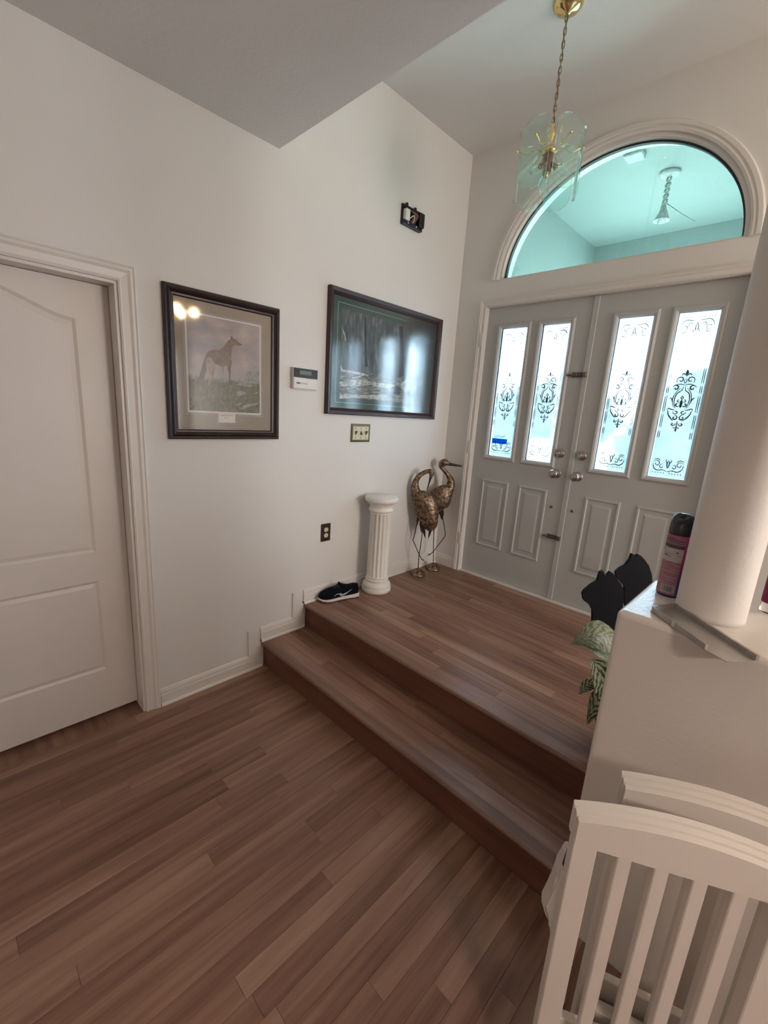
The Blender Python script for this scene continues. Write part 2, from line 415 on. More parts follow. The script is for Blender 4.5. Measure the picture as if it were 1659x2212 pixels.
# ---- casing of the arched-panel door
def casing_profile(t=.018, w=.066):                   # across width 0..w (inner to outer), height from the wall
    return [(0, .0), (0, t * .55), (w * .10, t * .75), (w * .18, t * .55), (w * .55, t * .65), (w * .70, t), (w * .85, t * .95), (w * .93, t * 1.15), (w, t * 1.05), (w, 0)]
def extr(bm, prof, place, a, b_):
    A = [bm.verts.new(place(p, a, 0)) for p in prof]; Bq = [bm.verts.new(place(p, b_, 1)) for p in prof]
    n = len(prof)
    for i in range(n): bm.faces.new((A[i], A[(i + 1) % n], Bq[(i + 1) % n], Bq[i]))
    bm.faces.new(A[::-1]); bm.faces.new(Bq)
pr = casing_profile()
bm = B()
extr(bm, pr, lambda p, z, e: Vector((p[1], DY1 + p[0], z + (p[0] if e else 0))), -.0, DH)
extr(bm, pr, lambda p, z, e: Vector((p[1], DY0 - p[0], z + (p[0] if e else 0))), -.0, DH)
extr(bm, pr, lambda p, y, e: Vector((p[1], y + (p[0] if e else -p[0]), DH + p[0])), DY0, DY1)
struct(new_obj('trim_1', bm, M['trim'], org=(0, DY1, 0)), 'moulded cream casing around the arched-panel door', 'trim')
bm = B()                                               # jamb lining
box(bm, -.139, .0005, DY1 - .012, DY1 - .0002, 0, DH - .0005); box(bm, -.139, .0005, DY0 + .0002, DY0 + .012, 0, DH - .0005); box(bm, -.139, .0005, DY0 + .012, DY1 - .012, DH - .012, DH - .0005)
box(bm, -.150, -.1455, DY0 - .03, DY1 + .03, 0, DH + .03)
struct(new_obj('trim_2', bm, M['trim'], org=(0, DY1, 0)), 'cream jamb lining inside the arched-panel door frame', 'trim')
# ---- interior door, two recessed panels, the upper one with an arched top
DX = -.088
dl0, dl1, dz0, dz1 = DY0 + .014, DY1 - .014, .022, DH - .014
bm = B(); box(bm, DX - .035, DX - .008, dl0, dl1, dz0, dz1)
door1 = struct(new_obj('door_1', bm, M['idoor'], org=(DX, (dl0 + dl1) / 2, 0)), 'cream interior door with an arched upper panel', 'door')
pl, prr = dl0 + .125, dl1 - .125
mid = (pl + prr) / 2
def top_curve(inset, n=24):
    pts = []
    for i in range(n + 1):
        t = i / n; y = prr - inset + (pl + inset - (prr - inset)) * t
        s = min(t, 1 - t) * 2                          # 0 at the sides, 1 in the middle
        zz = 1.875 + .085 * (s * s * (3 - 2 * s)) - inset
        pts.append((y, zz))
    return pts
def ring(bm, outer, inner, xo, xi):
    n = len(outer)
    A = [bm.verts.new((xo, y, z)) for y, z in outer]; Bq = [bm.verts.new((xi, y, z)) for y, z in inner]
    for i in range(n): bm.faces.new((A[i], A[(i + 1) % n], Bq[(i + 1) % n], Bq[i]))
def outl(inset, zb, top=None, zt=None):
    if top: return [(pl + inset, zb + inset), (prr - inset, zb + inset)] + top_curve(inset)
    return [(pl + inset, zb + inset), (prr - inset, zb + inset), (prr - inset, zt - inset), (pl + inset, zt - inset)]
bm = B()                                               # stiles, rails and the arched head rail
box(bm, DX - .009, DX, dl0, pl, dz0, dz1); box(bm, DX - .009, DX, prr, dl1, dz0, dz1)
box(bm, DX - .009, DX, pl, prr, dz0, .258); box(bm, DX - .009, DX, pl, prr, .722, .865)
tc = top_curve(0)
for (a, b_) in zip(tc, tc[1:]): prism(bm, [(DX, a[0], a[1]), (DX, b_[0], b_[1]), (DX, b_[0], dz1), (DX, a[0], dz1)], (-.009, 0, 0))
new_obj('stile_and_rail_frame', bm, M['idoor'], door1)
for (zb, top, zt) in ((.258, False, .722), (.865, True, None)):
    bm = B()
    o0, o1, o2 = outl(0, zb, top, zt), outl(.012, zb, top, zt), outl(.030, zb, top, zt)
    ring(bm, o0, o1, DX, DX - .007); ring(bm, o1, o2, DX - .007, DX - .0025)
    poly(bm, [(DX - .0025, y, z) for y, z in o2])
    new_obj('panel', bm, M['idoor'], door1)

# ---- front double doors
YF = YB + .030                                         # face of the closed leaves, set slightly behind the wall
lite_x = {0: [(.385, .583), (.697, .886)], 1: [(1.178, 1.366), (1.490, 1.682)]}
lz0, lz1 = 1.305, 2.222
def rect_mould(bm, x0, x1, z0, z1, prof):
    """prof: list of (outset from the opening, height towards the room)"""
    def rc(o, h): return [(x0 - o, YF - h, z0 - o), (x1 + o, YF - h, z0 - o), (x1 + o, YF - h, z1 + o), (x0 - o, YF - h, z1 + o)]
    rings = [[bm.verts.new(p) for p in rc(o, h)] for o, h in prof]
    for A, Bq in zip(rings, rings[1:]):
        for i in range(4): bm.faces.new((A[i], A[(i + 1) % 4], Bq[(i + 1) % 4], Bq[i]))
    return rings
def spiral(c, r0, r1, a0, turns, n=18, flip=1):
    pts = []
    for i in range(n + 1):
        t = i / n; a = a0 + turns * 2 * PI * t; r = r0 + (r1 - r0) * t
        pts.append((c[0] + flip * r * math.cos(a), c[1] + r * math.sin(a)))
    return pts
def ribbon(bm, pts, w, plane):
    pts = [Vector((p[0], p[1], 0)) for p in pts]; L_, R_ = [], []
    for i, p in enumerate(pts):
        t = (pts[min(i + 1, len(pts) - 1)] - pts[max(i - 1, 0)]); t.normalize() if t.length else None
        s = w * (.35 + .65 * math.sin(PI * (i + .5) / len(pts))) / 2
        nn = Vector((-t.y, t.x, 0)) * s
        L_.append(bm.verts.new(plane(p + nn))); R_.append(bm.verts.new(plane(p - nn)))
    for i in range(len(pts) - 1): bm.faces.new((L_[i], L_[i + 1], R_[i + 1], R_[i]))
def scrollwork(bm, plane):
    for f in (1, -1):
        def rib(p, w=.006): ribbon(bm, [(f * x, z) for x, z in p], w, plane)
        # finial
        rib([(0, .145), (.004, .157), (.0, .172)], .008); rib(smoothpts2([(.0, .138), (.010, .150), (.020, .150), (.022, .142)]), .006)
        rib(spiral((.024, .118), .004, .021, 0, -1.15)); rib(smoothpts2([(.0, .098), (.006, .110), (.003, .125)]), .004)
        rib(spiral((.040, .074), .003, .017, .6, -1.05), .008); rib(smoothpts2([(.0, .090), (.02, .094), (.046, .090)]), .005)
        # lyre sides
        rib(smoothpts2([(.004, .082), (.010, .060), (.028, .045), (.036, .015), (.034, -.015), (.024, -.040)]), .006)
        rib(smoothpts2([(.016, .072), (.034, .052), (.045, .018), (.042, -.012), (.032, -.036)]), .005)
        rib(smoothpts2([(.044, -.005), (.050, .012), (.060, .020)]), .006)
        rib(smoothpts2([(.024, -.048), (.040, -.046), (.056, -.040), (.062, -.050)]), .006)
        # lily in the middle
        rib([(0, .030), (.006, .020), (.0, .010)], .006); rib(spiral((.014, .004), .002, .010, 2.4, -.8), .006)
        rib(spiral((.018, -.018), .002, .013, 2.4, -.8), .008); rib([(0, .008), (.003, -.015), (.0, -.035)], .010)
        rib(spiral((.018, -.060), .002, .014, 0, 1.05), .006)
        # lower bowl
        rib(smoothpts2([(.058, -.052), (.052, -.075), (.034, -.098), (.022, -.108)]), .007)
        rib(spiral((.018, -.092), .003, .015, 2.0, -1.1), .008)
        rib(spiral((.020, -.128), .002, .011, 2.6, -1.0), .007); rib(smoothpts2([(.0, -.112), (.003, -.130), (.0, -.150)]), .004)
        rib(smoothpts2([(.0, -.142), (.008, -.150), (.016, -.146)]), .005); rib([(0, -.150), (.003, -.160), (0, -.170)], .006)
def smoothpts2(p): return [(v.x, v.y) for v in smoothpts([(a, b_, 0) for a, b_ in p], 4)]
def border_scroll(bm, plane, hw, up=1):
    for f in (1, -1):
        def rib(p, w=.005): ribbon(bm, [(f * x, up * z) for x, z in p], w, plane)
        rib(spiral((hw * .70, .055), .004, .020, 1.0, -1.1)); rib(spiral((hw * .36, .040), .003, .015, 2.2, 1.0))
        rib(smoothpts2([(0, .012), (hw * .3, .020), (hw * .6, .015), (hw * .85, .030), (hw * .92, .055)]), .006)
        rib(smoothpts2([(0, .030), (.006, .055), (.002, .078)]), .006); rib(smoothpts2([(.004, .060), (.014, .072), (.012, .084)]), .005)
        rib(smoothpts2([(hw * .5, .070), (hw * .65, .082), (hw * .9, .078)]), .005)
        for j in range(5): rib([(hw * (.15 + .17 * j), .0), (hw * (.2 + .17 * j), .005)], .006)
def lite(door, x0, x1, idx):
    bm = B()
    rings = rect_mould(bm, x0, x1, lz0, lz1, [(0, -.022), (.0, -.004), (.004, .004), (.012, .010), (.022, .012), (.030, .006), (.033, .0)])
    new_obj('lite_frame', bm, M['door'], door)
    bm = B(); box(bm, x0, x1, YF + .016, YF + .022, lz0, lz1); new_obj('pane', bm, M['frost'], door)
    cx = (x0 + x1) / 2; hw = (x1 - x0) / 2 - .012; cz = 1.745
    bm = B(); yp = YF + .0150
    P_ = lambda p: Vector((cx + p.x, yp, cz + p.y)); scrollwork(bm, P_)
    border_scroll(bm, lambda p: Vector((cx + p.x, yp, lz0 + .025 + p.y)), hw)
    border_scroll(bm, lambda p: Vector((cx + p.x, yp, lz1 - .025 + p.y)), hw, -1)
    for f in (1, -1):                                   # broken double border lines
        for dx in (0, -.008):
            for (a, b_) in ((.18, .10), (.085, .045), (.03, -.06), (-.075, -.15), (-.17, -.21)):
                ribbon(bm, [(f * (hw + dx), a), (f * (hw + dx), (a + b_) / 2), (f * (hw + dx), b_)], .004, P_)
    new_obj('etched_scroll', bm, M['etch'], door)
def leaf(name, x0, x1, lites, hinge_left, label):
    bm = B()
    xs = sorted([x0] + [v for l in lites for v in l] + [x1]); y0, y1 = YF + .0, YF + .040
    box(bm, x0, x1, y0, y1, LZ + .012, lz0); box(bm, x0, x1, y0, y1, lz1, DT - .006)
    for a, b_ in zip(xs[0::2], xs[1::2]): box(bm, a, b_, y0, y1, lz0, lz1)
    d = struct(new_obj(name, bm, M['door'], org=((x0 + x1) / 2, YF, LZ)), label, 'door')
    for i, (a, b_) in enumerate(lites): lite(d, a, b_, i)
    for (a, b_) in lites:                              # raised panels below
        bm = B()
        pa, pb = a - .018, b_ + .014
        r = rect_mould(bm, pa + .03, pb - .03, .612, 1.088, [(.030, 0), (.026, .006), (.016, .007), (.010, -.0), (.0, -.006), (-.028, .005)])
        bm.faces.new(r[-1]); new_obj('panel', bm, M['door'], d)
    return d
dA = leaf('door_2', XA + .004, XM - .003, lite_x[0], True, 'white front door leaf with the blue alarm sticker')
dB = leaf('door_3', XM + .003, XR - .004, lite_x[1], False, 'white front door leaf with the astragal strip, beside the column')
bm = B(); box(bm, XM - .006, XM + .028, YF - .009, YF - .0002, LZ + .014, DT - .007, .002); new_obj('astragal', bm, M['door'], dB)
def hardware(d, x, mx):
    bm = B(); ax = (0, -1, 0)
    lathe(bm, [(.032, 0), (.032, .004), (.026, .007), (.012, .010), (.012, .034), (.020, .040), (.029, .050), (.029, .060), (.020, .068), (.004, .070)], (x, YF, 1.240), 24, ax)
    new_obj('knob', bm, M['nickel'], d, True)
    bm = B(); lathe(bm, [(.031, 0), (.031, .008), (.027, .013), (.010, .014)], (x + .006, YF, 1.380), 24, ax)
    box(bm, x + .002, x + .010, YF - .028, YF - .013, 1.366, 1.394, .002); new_obj('deadbolt', bm, M['nickel'], d, True)
    bm = B(); lathe(bm, [(.010, 0), (.010, .004), (.006, .007), (.002, .008)], (x, YF, 1.003), 16, ax); new_obj('peg', bm, M['iron'], d, True)
hardware(dA, .944, 0); hardware(dB, 1.090, 0)
for z in (1.894, .793):
    bm = B()
    box(bm, .945, 1.016, YF - .004, YF, z - .016, z + .016, .001)
    tube(bm, [(.915, YF - .010, z - .002), (1.016, YF - .010, z - .002)], .0055, 10); tube(bm, [(.985, YF - .010, z - .002), (.985, YF - .024, z - .004)], .003, 8)
    for x in (.955, .978, 1.003): box(bm, x - .004, x + .004, YF - .018, YF - .003, z - .010, z + .008, .001)
    new_obj('slide_bolt', bm, M['iron'], dA)
    bm = B(); box(bm, 1.021, 1.045, YF - .024, YF - .0095, z - .015, z + .015, .002); new_obj('bolt_keeper', bm, M['iron'], dB)
# ---- front door frame and head
pr = casing_profile(.016, .048)
bm = B()
extr(bm, pr, lambda p, z, e: Vector((XA - p[0], YB - p[1], z + (p[0] if e else 0))), LZ, DT)
extr(bm, pr, lambda p, z, e: Vector((XR + p[0], YB - p[1], z + (p[0] if e else 0))), LZ, DT)
extr(bm, pr, lambda p, x, e: Vector((x + (p[0] if e else -p[0]), YB - p[1], DT + p[0])), XA, XR)
struct(new_obj('trim_3', bm, M['trim'], org=(XA, YB, LZ)), 'white moulded casing around the front double doors', 'trim')
bm = B()
box(bm, XA - .002, XA + .003, YB + .0, YB + .1, LZ, DT); box(bm, XR - .003, XR + .002, YB, YB + .1, LZ, DT); box(bm, XA, XR, YB, YB + .1, DT - .005, DT + .001)
box(bm, XA, XR, YB + .002, YB + .155, LZ + .0, LZ + .010)
struct(new_obj('trim_4', bm, M['trim'], org=(XA, YB + .05, LZ)), 'white jamb and threshold of the front doors', 'trim')
for z in (2.147, 1.353, .606):
    bm = B(); tube(bm, [(XA - .003, YB - .006, z - .048), (XA - .003, YB - .006, z + .048)], .0065, 10); box(bm, XA - .026, XA - .003, YB - .0185, YB - .010, z - .048, z + .048)
    new_obj('hinge', bm, M['trim'], dA)
# alarm sticker on the first lite
s = [ony(p, YF + .0145) for p in ((1065, 936), (1097, 939), (1093, 960), (1062, 957))]
sx0, sx1, sz0, sz1 = s[0].x, s[1].x, s[2].z, s[0].z
def film(name, col):
    k = N(name); t_ = k.n('ShaderNodeBsdfTransparent'); t_.inputs[0].default_value = col; d_ = k.n('ShaderNodeBsdfTranslucent'); d_.inputs[0].default_value = col
    m_ = k.n('ShaderNodeMixShader'); m_.inputs[0].default_value = .5; k.l(t_.outputs[0], m_.inputs[1]); k.l(d_.outputs[0], m_.inputs[2]); k.l(m_.outputs[0], k.out.inputs[0]); return k.m
M['stick_b'] = film('sticker_blue_film', (.02, .16, .40, 1)); M['stick_w'] = film('sticker_pale_film', (.55, .70, .80, 1)); M['stick_n'] = film('sticker_navy_film', (.10, .14, .45, 1))
bm = B(); box(bm, sx0, sx1, YF + .0135, YF + .0142, sz0, sz0 + (sz1 - sz0) * .53)
st = new_obj('sticker', bm, M['stick_b'], dA); st['label'] = 'blue and pale alarm company sticker'
bm = B(); box(bm, sx0, sx1, YF + .0131, YF + .0136, sz0 + (sz1 - sz0) * .52, sz1); new_obj('sticker_band', bm, M['stick_w'], st)
bm = B(); lw_ = (sx1 - sx0)
for i in range(6):                                     # the word is too small to read: letter-like strokes
    x = sx0 + lw_ * (.17 + .115 * i)
    box(bm, x, x + lw_ * .03, YF + .0127, YF + .0132, sz0 + (sz1 - sz0) * .62, sz0 + (sz1 - sz0) * .88); box(bm, x + lw_ * .02, x + lw_ * .085, YF + .0127, YF + .0132, sz0 + (sz1 - sz0) * (.62 + .09 * (i % 3)), sz0 + (sz1 - sz0) * (.69 + .09 * (i % 3)))
new_obj('sticker_lettering', bm, M['stick_n'], st)
bm = B()
for r_ in range(2):
    for i in range(9):
        if random.random() < .8: x = sx0 + lw_ * (.08 + .095 * i); box(bm, x, x + lw_ * .07, YF + .0127, YF + .0133, sz0 + (sz1 - sz0) * (.12 + .18 * r_), sz0 + (sz1 - sz0) * (.22 + .18 * r_))
new_obj('sticker_small_print', bm, M['stick_w'], st)

# ---- arched window: moulding ring, frame, pane
def arch_ring(bm, prof, n=56):
    """prof (outset, y towards the room positive) swept round the half ellipse, closed at the sill by straight ends"""
    rings = []
    for i in range(n + 1):
        t = PI - PI * i / n; ring_ = []
        for o, h in prof:
            x, z = arch(t, AA + o, AB + o); ring_.append(bm.verts.new((x, YB - h, z)))
        rings.append(ring_)
    m_ = len(prof)
    for A, Bq in zip(rings, rings[1:]):
        for k_ in range(m_): bm.faces.new((A[k_], A[(k_ + 1) % m_], Bq[(k_ + 1) % m_], Bq[k_]))
    bm.faces.new(rings[0]); bm.faces.new(rings[-1][::-1])
bm = B(); arch_ring(bm, [(.0, 0), (.0, .010), (.012, .015), (.022, .012), (.030, .018), (.048, .018), (.055, .008), (.055, 0)])
struct(new_obj('trim_5', bm, M['trim'], smooth=False, org=(AX, YB, AZ)), 'white arched moulding over the half-round window', 'trim')
bm = B(); arch_ring(bm, [(.0, -.006), (-.018, -.006), (-.022, -.012), (-.022, -.05), (.0, -.05)])
win = struct(new_obj('window_1', bm, M['trim'], org=(AX, YB, AZ)), 'half-round arched transom window above the front doors', 'window')
bm = B(); arch_ring(bm, [(-.022, -.036), (-.032, -.036), (-.032, -.060), (-.022, -.060)]); new_obj('gasket', bm, M['plastic_k'], win)
bm = B(); prism(bm, [(arch(PI - PI * i / 56, AA - .030, AB - .030)[0], YB + .048, max(AZ + .003, arch(PI - PI * i / 56, AA - .030, AB - .030)[1])) for i in range(57)], (0, .006, 0)); new_obj('pane', bm, M['archglass'], win)
bm = B(); box(bm, AX - AA + .002, AX + AA - .002, YB + .004, YB + .08, AZ - .004, AZ + .008); new_obj('sill', bm, M['trim'], win)

# ================================================================== OUTSIDE: porch, drive, planting
bm = B(); box(bm, -60, 30, YB + .165, 60, -.3, .26)
struct(new_obj('drive', bm, M['concrete'], org=(0, 6, .26)), 'pale sunlit concrete drive outside the front door', 'ground')
PX0, PX1, PZ, PY = .335, 1.74, 3.2, 1.84
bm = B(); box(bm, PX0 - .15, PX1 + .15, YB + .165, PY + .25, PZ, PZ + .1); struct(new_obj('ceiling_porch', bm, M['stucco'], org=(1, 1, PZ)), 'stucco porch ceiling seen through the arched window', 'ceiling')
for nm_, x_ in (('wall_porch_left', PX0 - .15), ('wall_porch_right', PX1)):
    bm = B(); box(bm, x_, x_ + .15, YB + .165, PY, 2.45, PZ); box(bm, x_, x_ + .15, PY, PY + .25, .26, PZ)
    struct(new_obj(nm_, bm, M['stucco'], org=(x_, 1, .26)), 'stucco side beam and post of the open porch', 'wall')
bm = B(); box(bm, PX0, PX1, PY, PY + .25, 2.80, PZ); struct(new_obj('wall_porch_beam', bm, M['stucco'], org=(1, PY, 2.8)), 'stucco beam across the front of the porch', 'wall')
# porch lamp
pc = onz((1448, 372), PZ); pc.z = PZ
pl_t = thing('porch_lamp', 'weathered porch lamp with twisted stem and bell shade on the porch ceiling', 'lamp', pc)
M['pewter'] = mat('weathered_white_metal', (.50, .54, .53, 1), .5, var=.3, vscale=60)
bm = B(); lathe(bm, [(.060, -.0005), (.062, -.012), (.045, -.022), (.02, -.028)], pc, 28); new_obj('canopy', bm, M['pewter'], pl_t, True)
for i in range(5):
    bm = B(); a = i * 1.3; z = pc.z - .025 - i * .030
    tube(bm, [pc + Vector((.012 * math.cos(a + t * .785) * (1 if t % 2 else .9), .012 * math.sin(a + t * .785), -.040 - i * .032 + .018 * math.sin(t * .785 + a))) for t in range(8)], .007, 6, True); new_obj('chain_link', bm, M['pewter'], pl_t, True)
bm = B(); lathe(bm, [(.012, -.185), (.018, -.21), (.030, -.24), (.046, -.275), (.048, -.280), (.044, -.279), (.014, -.20)], pc, 24, cap=False); new_obj('bell_shade', bm, M['pewter'], pl_t, True)
bm = B(); tube(bm, smoothpts([pc + Vector(v) for v in ((.0, 0, -.17), (.06, .0, -.22), (.12, .0, -.27), (.19, .02, -.32))]), .0025, 6); tube(bm, [pc + Vector(v) for v in ((-.01, 0, -.15), (-.02, 0, -.22), (-.018, 0, -.30))], .0025, 6); new_obj('loose_wire', bm, M['greyink'], pl_t)
b0 = onz((1372, 330), PZ)
bm = B(); box(bm, b0.x - .05, b0.x + .05, b0.y - .05, b0.y + .05, PZ - .03, PZ - .0005, .004)
tag(new_obj('junction_box', bm, M['pewter']), 'small square cover box on the porch ceiling beside the lamp', 'box')
# planting and a parked vehicle far outside, only blurs through the frosted panes
def bush(x, y, rx, ry, h, label, m=M['leafy'], seed=0, z0=.26):
    bm = B(); bmesh.ops.create_icosphere(bm, subdivisions=4, radius=1); rnd = random.Random(seed)
    from mathutils import noise
    for v in bm.verts:
        d = 1 + .35 * noise.noise(v.co * 3 + Vector((seed, 0, 0))) + .15 * noise.noise(v.co * 9)
        v.co = Vector((x + v.co.x * rx * d, y + v.co.y * ry * d, z0 + max(0, (v.co.z + .55) / 1.55) * h * d))
    return tag(new_obj('bush', bm, m), label, 'bush', 'shrubs outside the front door')
for i, (x, y, rx, h, lb) in enumerate(((-34, 27, 5.0, 4.6, 'broad dark tree at the end of the far row'), (-22, 30, 5.4, 5.4, 'tallest dark tree of the far row'), (-11.5, 28, 4.2, 4.2, 'mid-height dark tree of the far row'), (-3.6, 30, 3.0, 4.9, 'slim dark tree standing straight beyond the porch'), (3.2, 28, 3.2, 3.9, 'lowest dark tree of the far row'))):
    bush(x, y, rx, 2.2, h, lb, seed=3 + i * 4)
bush(-2.35, 5.4, .55, .5, 1.75, 'small dark green shrub close to the porch', seed=12)
bush(.05, 6.2, .6, .5, 1.55, 'round green shrub before the porch post', seed=21)

# ================================================================== CEILING LAMP IN THE ENTRANCE
lc = onz((1228, 8), HF); LX, LY = lc.x, lc.y
ch = thing('chandelier', 'small chandelier of clear glass panels on a long chain in the entrance', 'chandelier', (LX, LY, 2.60))
bm = B(); lathe(bm, [(.066, HF - .0003), (.066, HF - .004), (.058, HF - .016), (.040, HF - .026), (.014, HF - .034), (.010, HF - .04)], (LX, LY, 0), 32); new_obj('canopy', bm, M['brass'], ch, True)
zt, zb = HF - .040, 2.955
nl = 17; stp = (zt - zb) / nl
for i in range(nl):
    bm = B(); zc = zt - (i + .5) * stp; a = (i % 2) * PI / 2 + .4
    pts = [(LX + math.cos(a) * .0062 * math.cos(t * PI / 6), LY + math.sin(a) * .0062 * math.cos(t * PI / 6), zc + .0185 * math.sin(t * PI / 6)) for t in range(12)]
    tube(bm, pts, .0021, 6, True); new_obj('chain_link', bm, M['chain'], ch, True)
bm = B(); tube(bm, [(LX + .004 * math.sin(i), LY + .004 * math.cos(i), zt - (zt - zb) * i / 20) for i in range(21)], .0016, 6); new_obj('lamp_cord', bm, M['chain'], ch, True)
CZ = 2.80
bm = B(); lathe(bm, [(.004, .16), (.012, .150), (.006, .138), (.018, .120), (.020, .105), (.010, .090), (.012, .06), (.034, .050), (.036, .035), (.012, .03), (.016, -.03), (.006, -.06), (.003, -.07)], (LX, LY, CZ), 24); new_obj('stem', bm, M['brass'], ch, True)
bm = B(); lathe(bm, [(.026, .030), (.026, .012), (.020, -.01), (.018, -.045)], (LX, LY, CZ), 20); new_obj('socket_cluster', bm, M['bulbmetal'], ch, True)
NP = 6
for i in range(NP):
    a = 2 * PI * i / NP + .55
    d = Vector((math.cos(a), math.sin(a), 0)); t = Vector((-d.y, d.x, 0)); c0 = Vector((LX, LY, 0))
    bm = B(); tube(bm, smoothpts([c0 + d * .02 + Vector((0, 0, CZ + .04)), c0 + d * .06 + Vector((0, 0, CZ + .052)), c0 + d * .10 + Vector((0, 0, CZ + .035)), c0 + d * .128 + Vector((0, 0, CZ + .045)), c0 + d * .142 + Vector((0, 0, CZ + .05))]), .0028, 8)
    uv_sphere(bm, c0 + d * .150 + Vector((0, 0, CZ + .05)), .007, .007, .007, 10, 6); new_obj('arm', bm, M['brass'], ch, True)
    # bevelled clear glass panel with rounded ends, gently bowed
    hw = .068; top, bot = CZ + .128, CZ - .165
    outline = []
    for j in range(13): q_ = PI * j / 12; outline.append((hw * math.cos(q_), top - hw * .72 + hw * .72 * math.sin(q_)))
    for j in range(13): q_ = PI + PI * j / 12; outline.append((hw * math.cos(q_), bot + hw * .72 + hw * .72 * math.sin(q_)))
    bm = B(); prism(bm, [c0 + d * .138 + t * u + Vector((0, 0, z)) for u, z in outline], d * .007)
    new_obj('glass_panel', bm, M['lampglass'], ch)
for i in range(3):
    a = 2 * PI * i / 3 + .2; d = Vector((math.cos(a), math.sin(a), 0)); c0 = Vector((LX, LY, CZ))
    dr = (d * .8 + Vector((0, 0, -.6))).normalized()
    bm = B(); lathe(bm, [(.011, .02), (.012, .055), (.010, .06)], c0, 14, dr); new_obj('socket', bm, M['bulbmetal'], ch, True)
    bm = B(); lathe(bm, [(.008, .06), (.015, .078), (.0165, .092), (.012, .112), (.004, .130), (.001, .134)], c0, 14, dr); new_obj('bulb', bm, M['lampglass'], ch, True)
bm = B(); lathe(bm, [(.010, -.05), (.012, -.07), (.020, -.10), (.022, -.125), (.012, -.155), (.002, -.165)], (LX, LY, CZ), 16); new_obj('bulb', bm, M['lampglass'], ch, True)

# warm lamp of the living room: its glow is what the hound picture mirrors
wl = Vector((3.35, -.565, 0))
wt = thing('pendant_lamp', 'brass pendant lamp with warm glowing globes in the living room', 'lamp', (wl.x, wl.y, 2.5))
bm = B(); lathe(bm, [(.06, HF - .0003), (.06, HF - .02), (.008, HF - .03), (.008, 2.66), (.03, 2.65), (.03, 2.62), (.004, 2.6)], wl, 20); new_obj('rod', bm, M['brass'], wt, True)
for i in range(4):
    a = i * PI / 2 + .5; e = wl + Vector((.16 * math.cos(a), .16 * math.sin(a), 2.63))
    bm = B(); tube(bm, [wl + Vector((0, 0, 2.635)), e, e - Vector((0, 0, .03))], .006, 8); new_obj('arm', bm, M['brass'], wt, True)
    bm = B(); uv_sphere(bm, e - Vector((0, 0, .075)), .048, .048, .048, 20, 12); new_obj('globe', bm, M['warmbulb'], wt, True)

# unseen fill lamp added right of the camera; its shade keeps the upper column dark
dl_ = Vector((3.35, -2.75, 1.95))
dt_ = thing('dining_fill_lamp', 'brass hanging fill lamp with opaque cone shade, added unseen over the dining side', 'lamp', dl_)
bm = B(); lathe(bm, [(.05, HL - 1.9503), (.05, HL - 1.97), (.006, HL - 1.98), (.006, .20), (.03, .19), (.04, .17)], dl_, 24); new_obj('rod', bm, M['brass'], dt_, True)
bm = B(); lathe(bm, [(.045, .175), (.10, .13), (.20, .0), (.204, .0), (.104, .134), (.045, .180)], dl_, 40, cap=False); new_obj('shade', bm, M['plaster'], dt_, True)
M['dome'] = emis('lit_opal_disc', (1, .83, .72, 1), 100)
bm = B(); lathe(bm, [(.150, .052), (.150, .046), (.10, .040), (.002, .038)], dl_, 32); new_obj('diffuser', bm, M['dome'], dt_, True)

# ================================================================== PICTURES ON THE SIDE WALL
def frame4(bm, y0, y1, z0, z1, prof):
    """prof: (inset, x height) swept round the rectangle, mitred"""
    def rc(o, h): return [(h, y0 + o, z0 + o), (h, y1 - o, z0 + o), (h, y1 - o, z1 - o), (h, y0 + o, z1 - o)]
    rings = [[bm.verts.new(p) for p in rc(o, h)] for o, h in prof]
    for A, Bq in zip(rings, rings[1:]):
        for i in range(4): bm.faces.new((A[i], A[(i + 1) % 4], Bq[(i + 1) % 4], Bq[i]))
def rect(bm, y0, y1, z0, z1, x, mi=0): poly(bm, [(x, y0, z0), (x, y1, z0), (x, y1, z1), (x, y0, z1)], mi)
def slab(bm, y0, y1, z0, z1, x0, x1): box(bm, x0, x1, y0, y1, z0, z1)
def flat(bm, pxs, x, th=.0004):                       # a printed shape lying on the sheet of paper
    prism(bm, [onx(p, x) for p in pxs], (th, 0, 0))
# -- hound print
py0, py1, pz0, pz1 = -1.926, -1.338, 1.392, 2.074
pic = thing('framed_hound_print', 'dark carved frame with a hound standing on grass, taupe mat', 'picture', (0, (py0 + py1) / 2, pz0))
bm = B(); frame4(bm, py0, py1, pz0, pz1, [(0, .0005), (0, .018), (.006, .024), (.014, .021), (.022, .027), (.030, .022), (.034, .016), (.042, .015), (.046, .009), (.046, .003)]); slab(bm, py0 + .002, py1 - .002, pz0 + .002, pz1 - .002, .0004, .0025)
new_obj('frame', bm, M['pframe'], pic)
M['taupe'] = mat('taupe_mat_board', (.32, .27, .22, 1), .8); M['paper'] = mat('white_paper_line', (.78, .74, .72, 1), .7); M['greymat'] = mat('grey_blue_mat_edge', (.33, .33, .36, 1), .7)
bm = B(); slab(bm, py0 + .044, py1 - .044, pz0 + .044, pz1 - .044, .003, .0045); new_obj('mat_board', bm, M['taupe'], pic)
iy0, iy1, iz0, iz1 = -1.824, -1.450, 1.529, 1.968
bm = B(); slab(bm, iy0 - .018, iy1 + .016, iz0 - .020, iz1 + .016, .0045, .0047); slab(bm, -1.690, -1.580, iz0 - .062, iz0 - .01, .0045, .0047); new_obj('mat_edge', bm, M['greymat'], pic)
bm = B(); slab(bm, iy0 - .008, iy1 + .007, iz0 - .009, iz1 + .007, .0047, .0050); slab(bm, -1.680, -1.590, iz0 - .054, iz0 - .008, .0047, .0050); new_obj('paper_border', bm, M['paper'], pic)
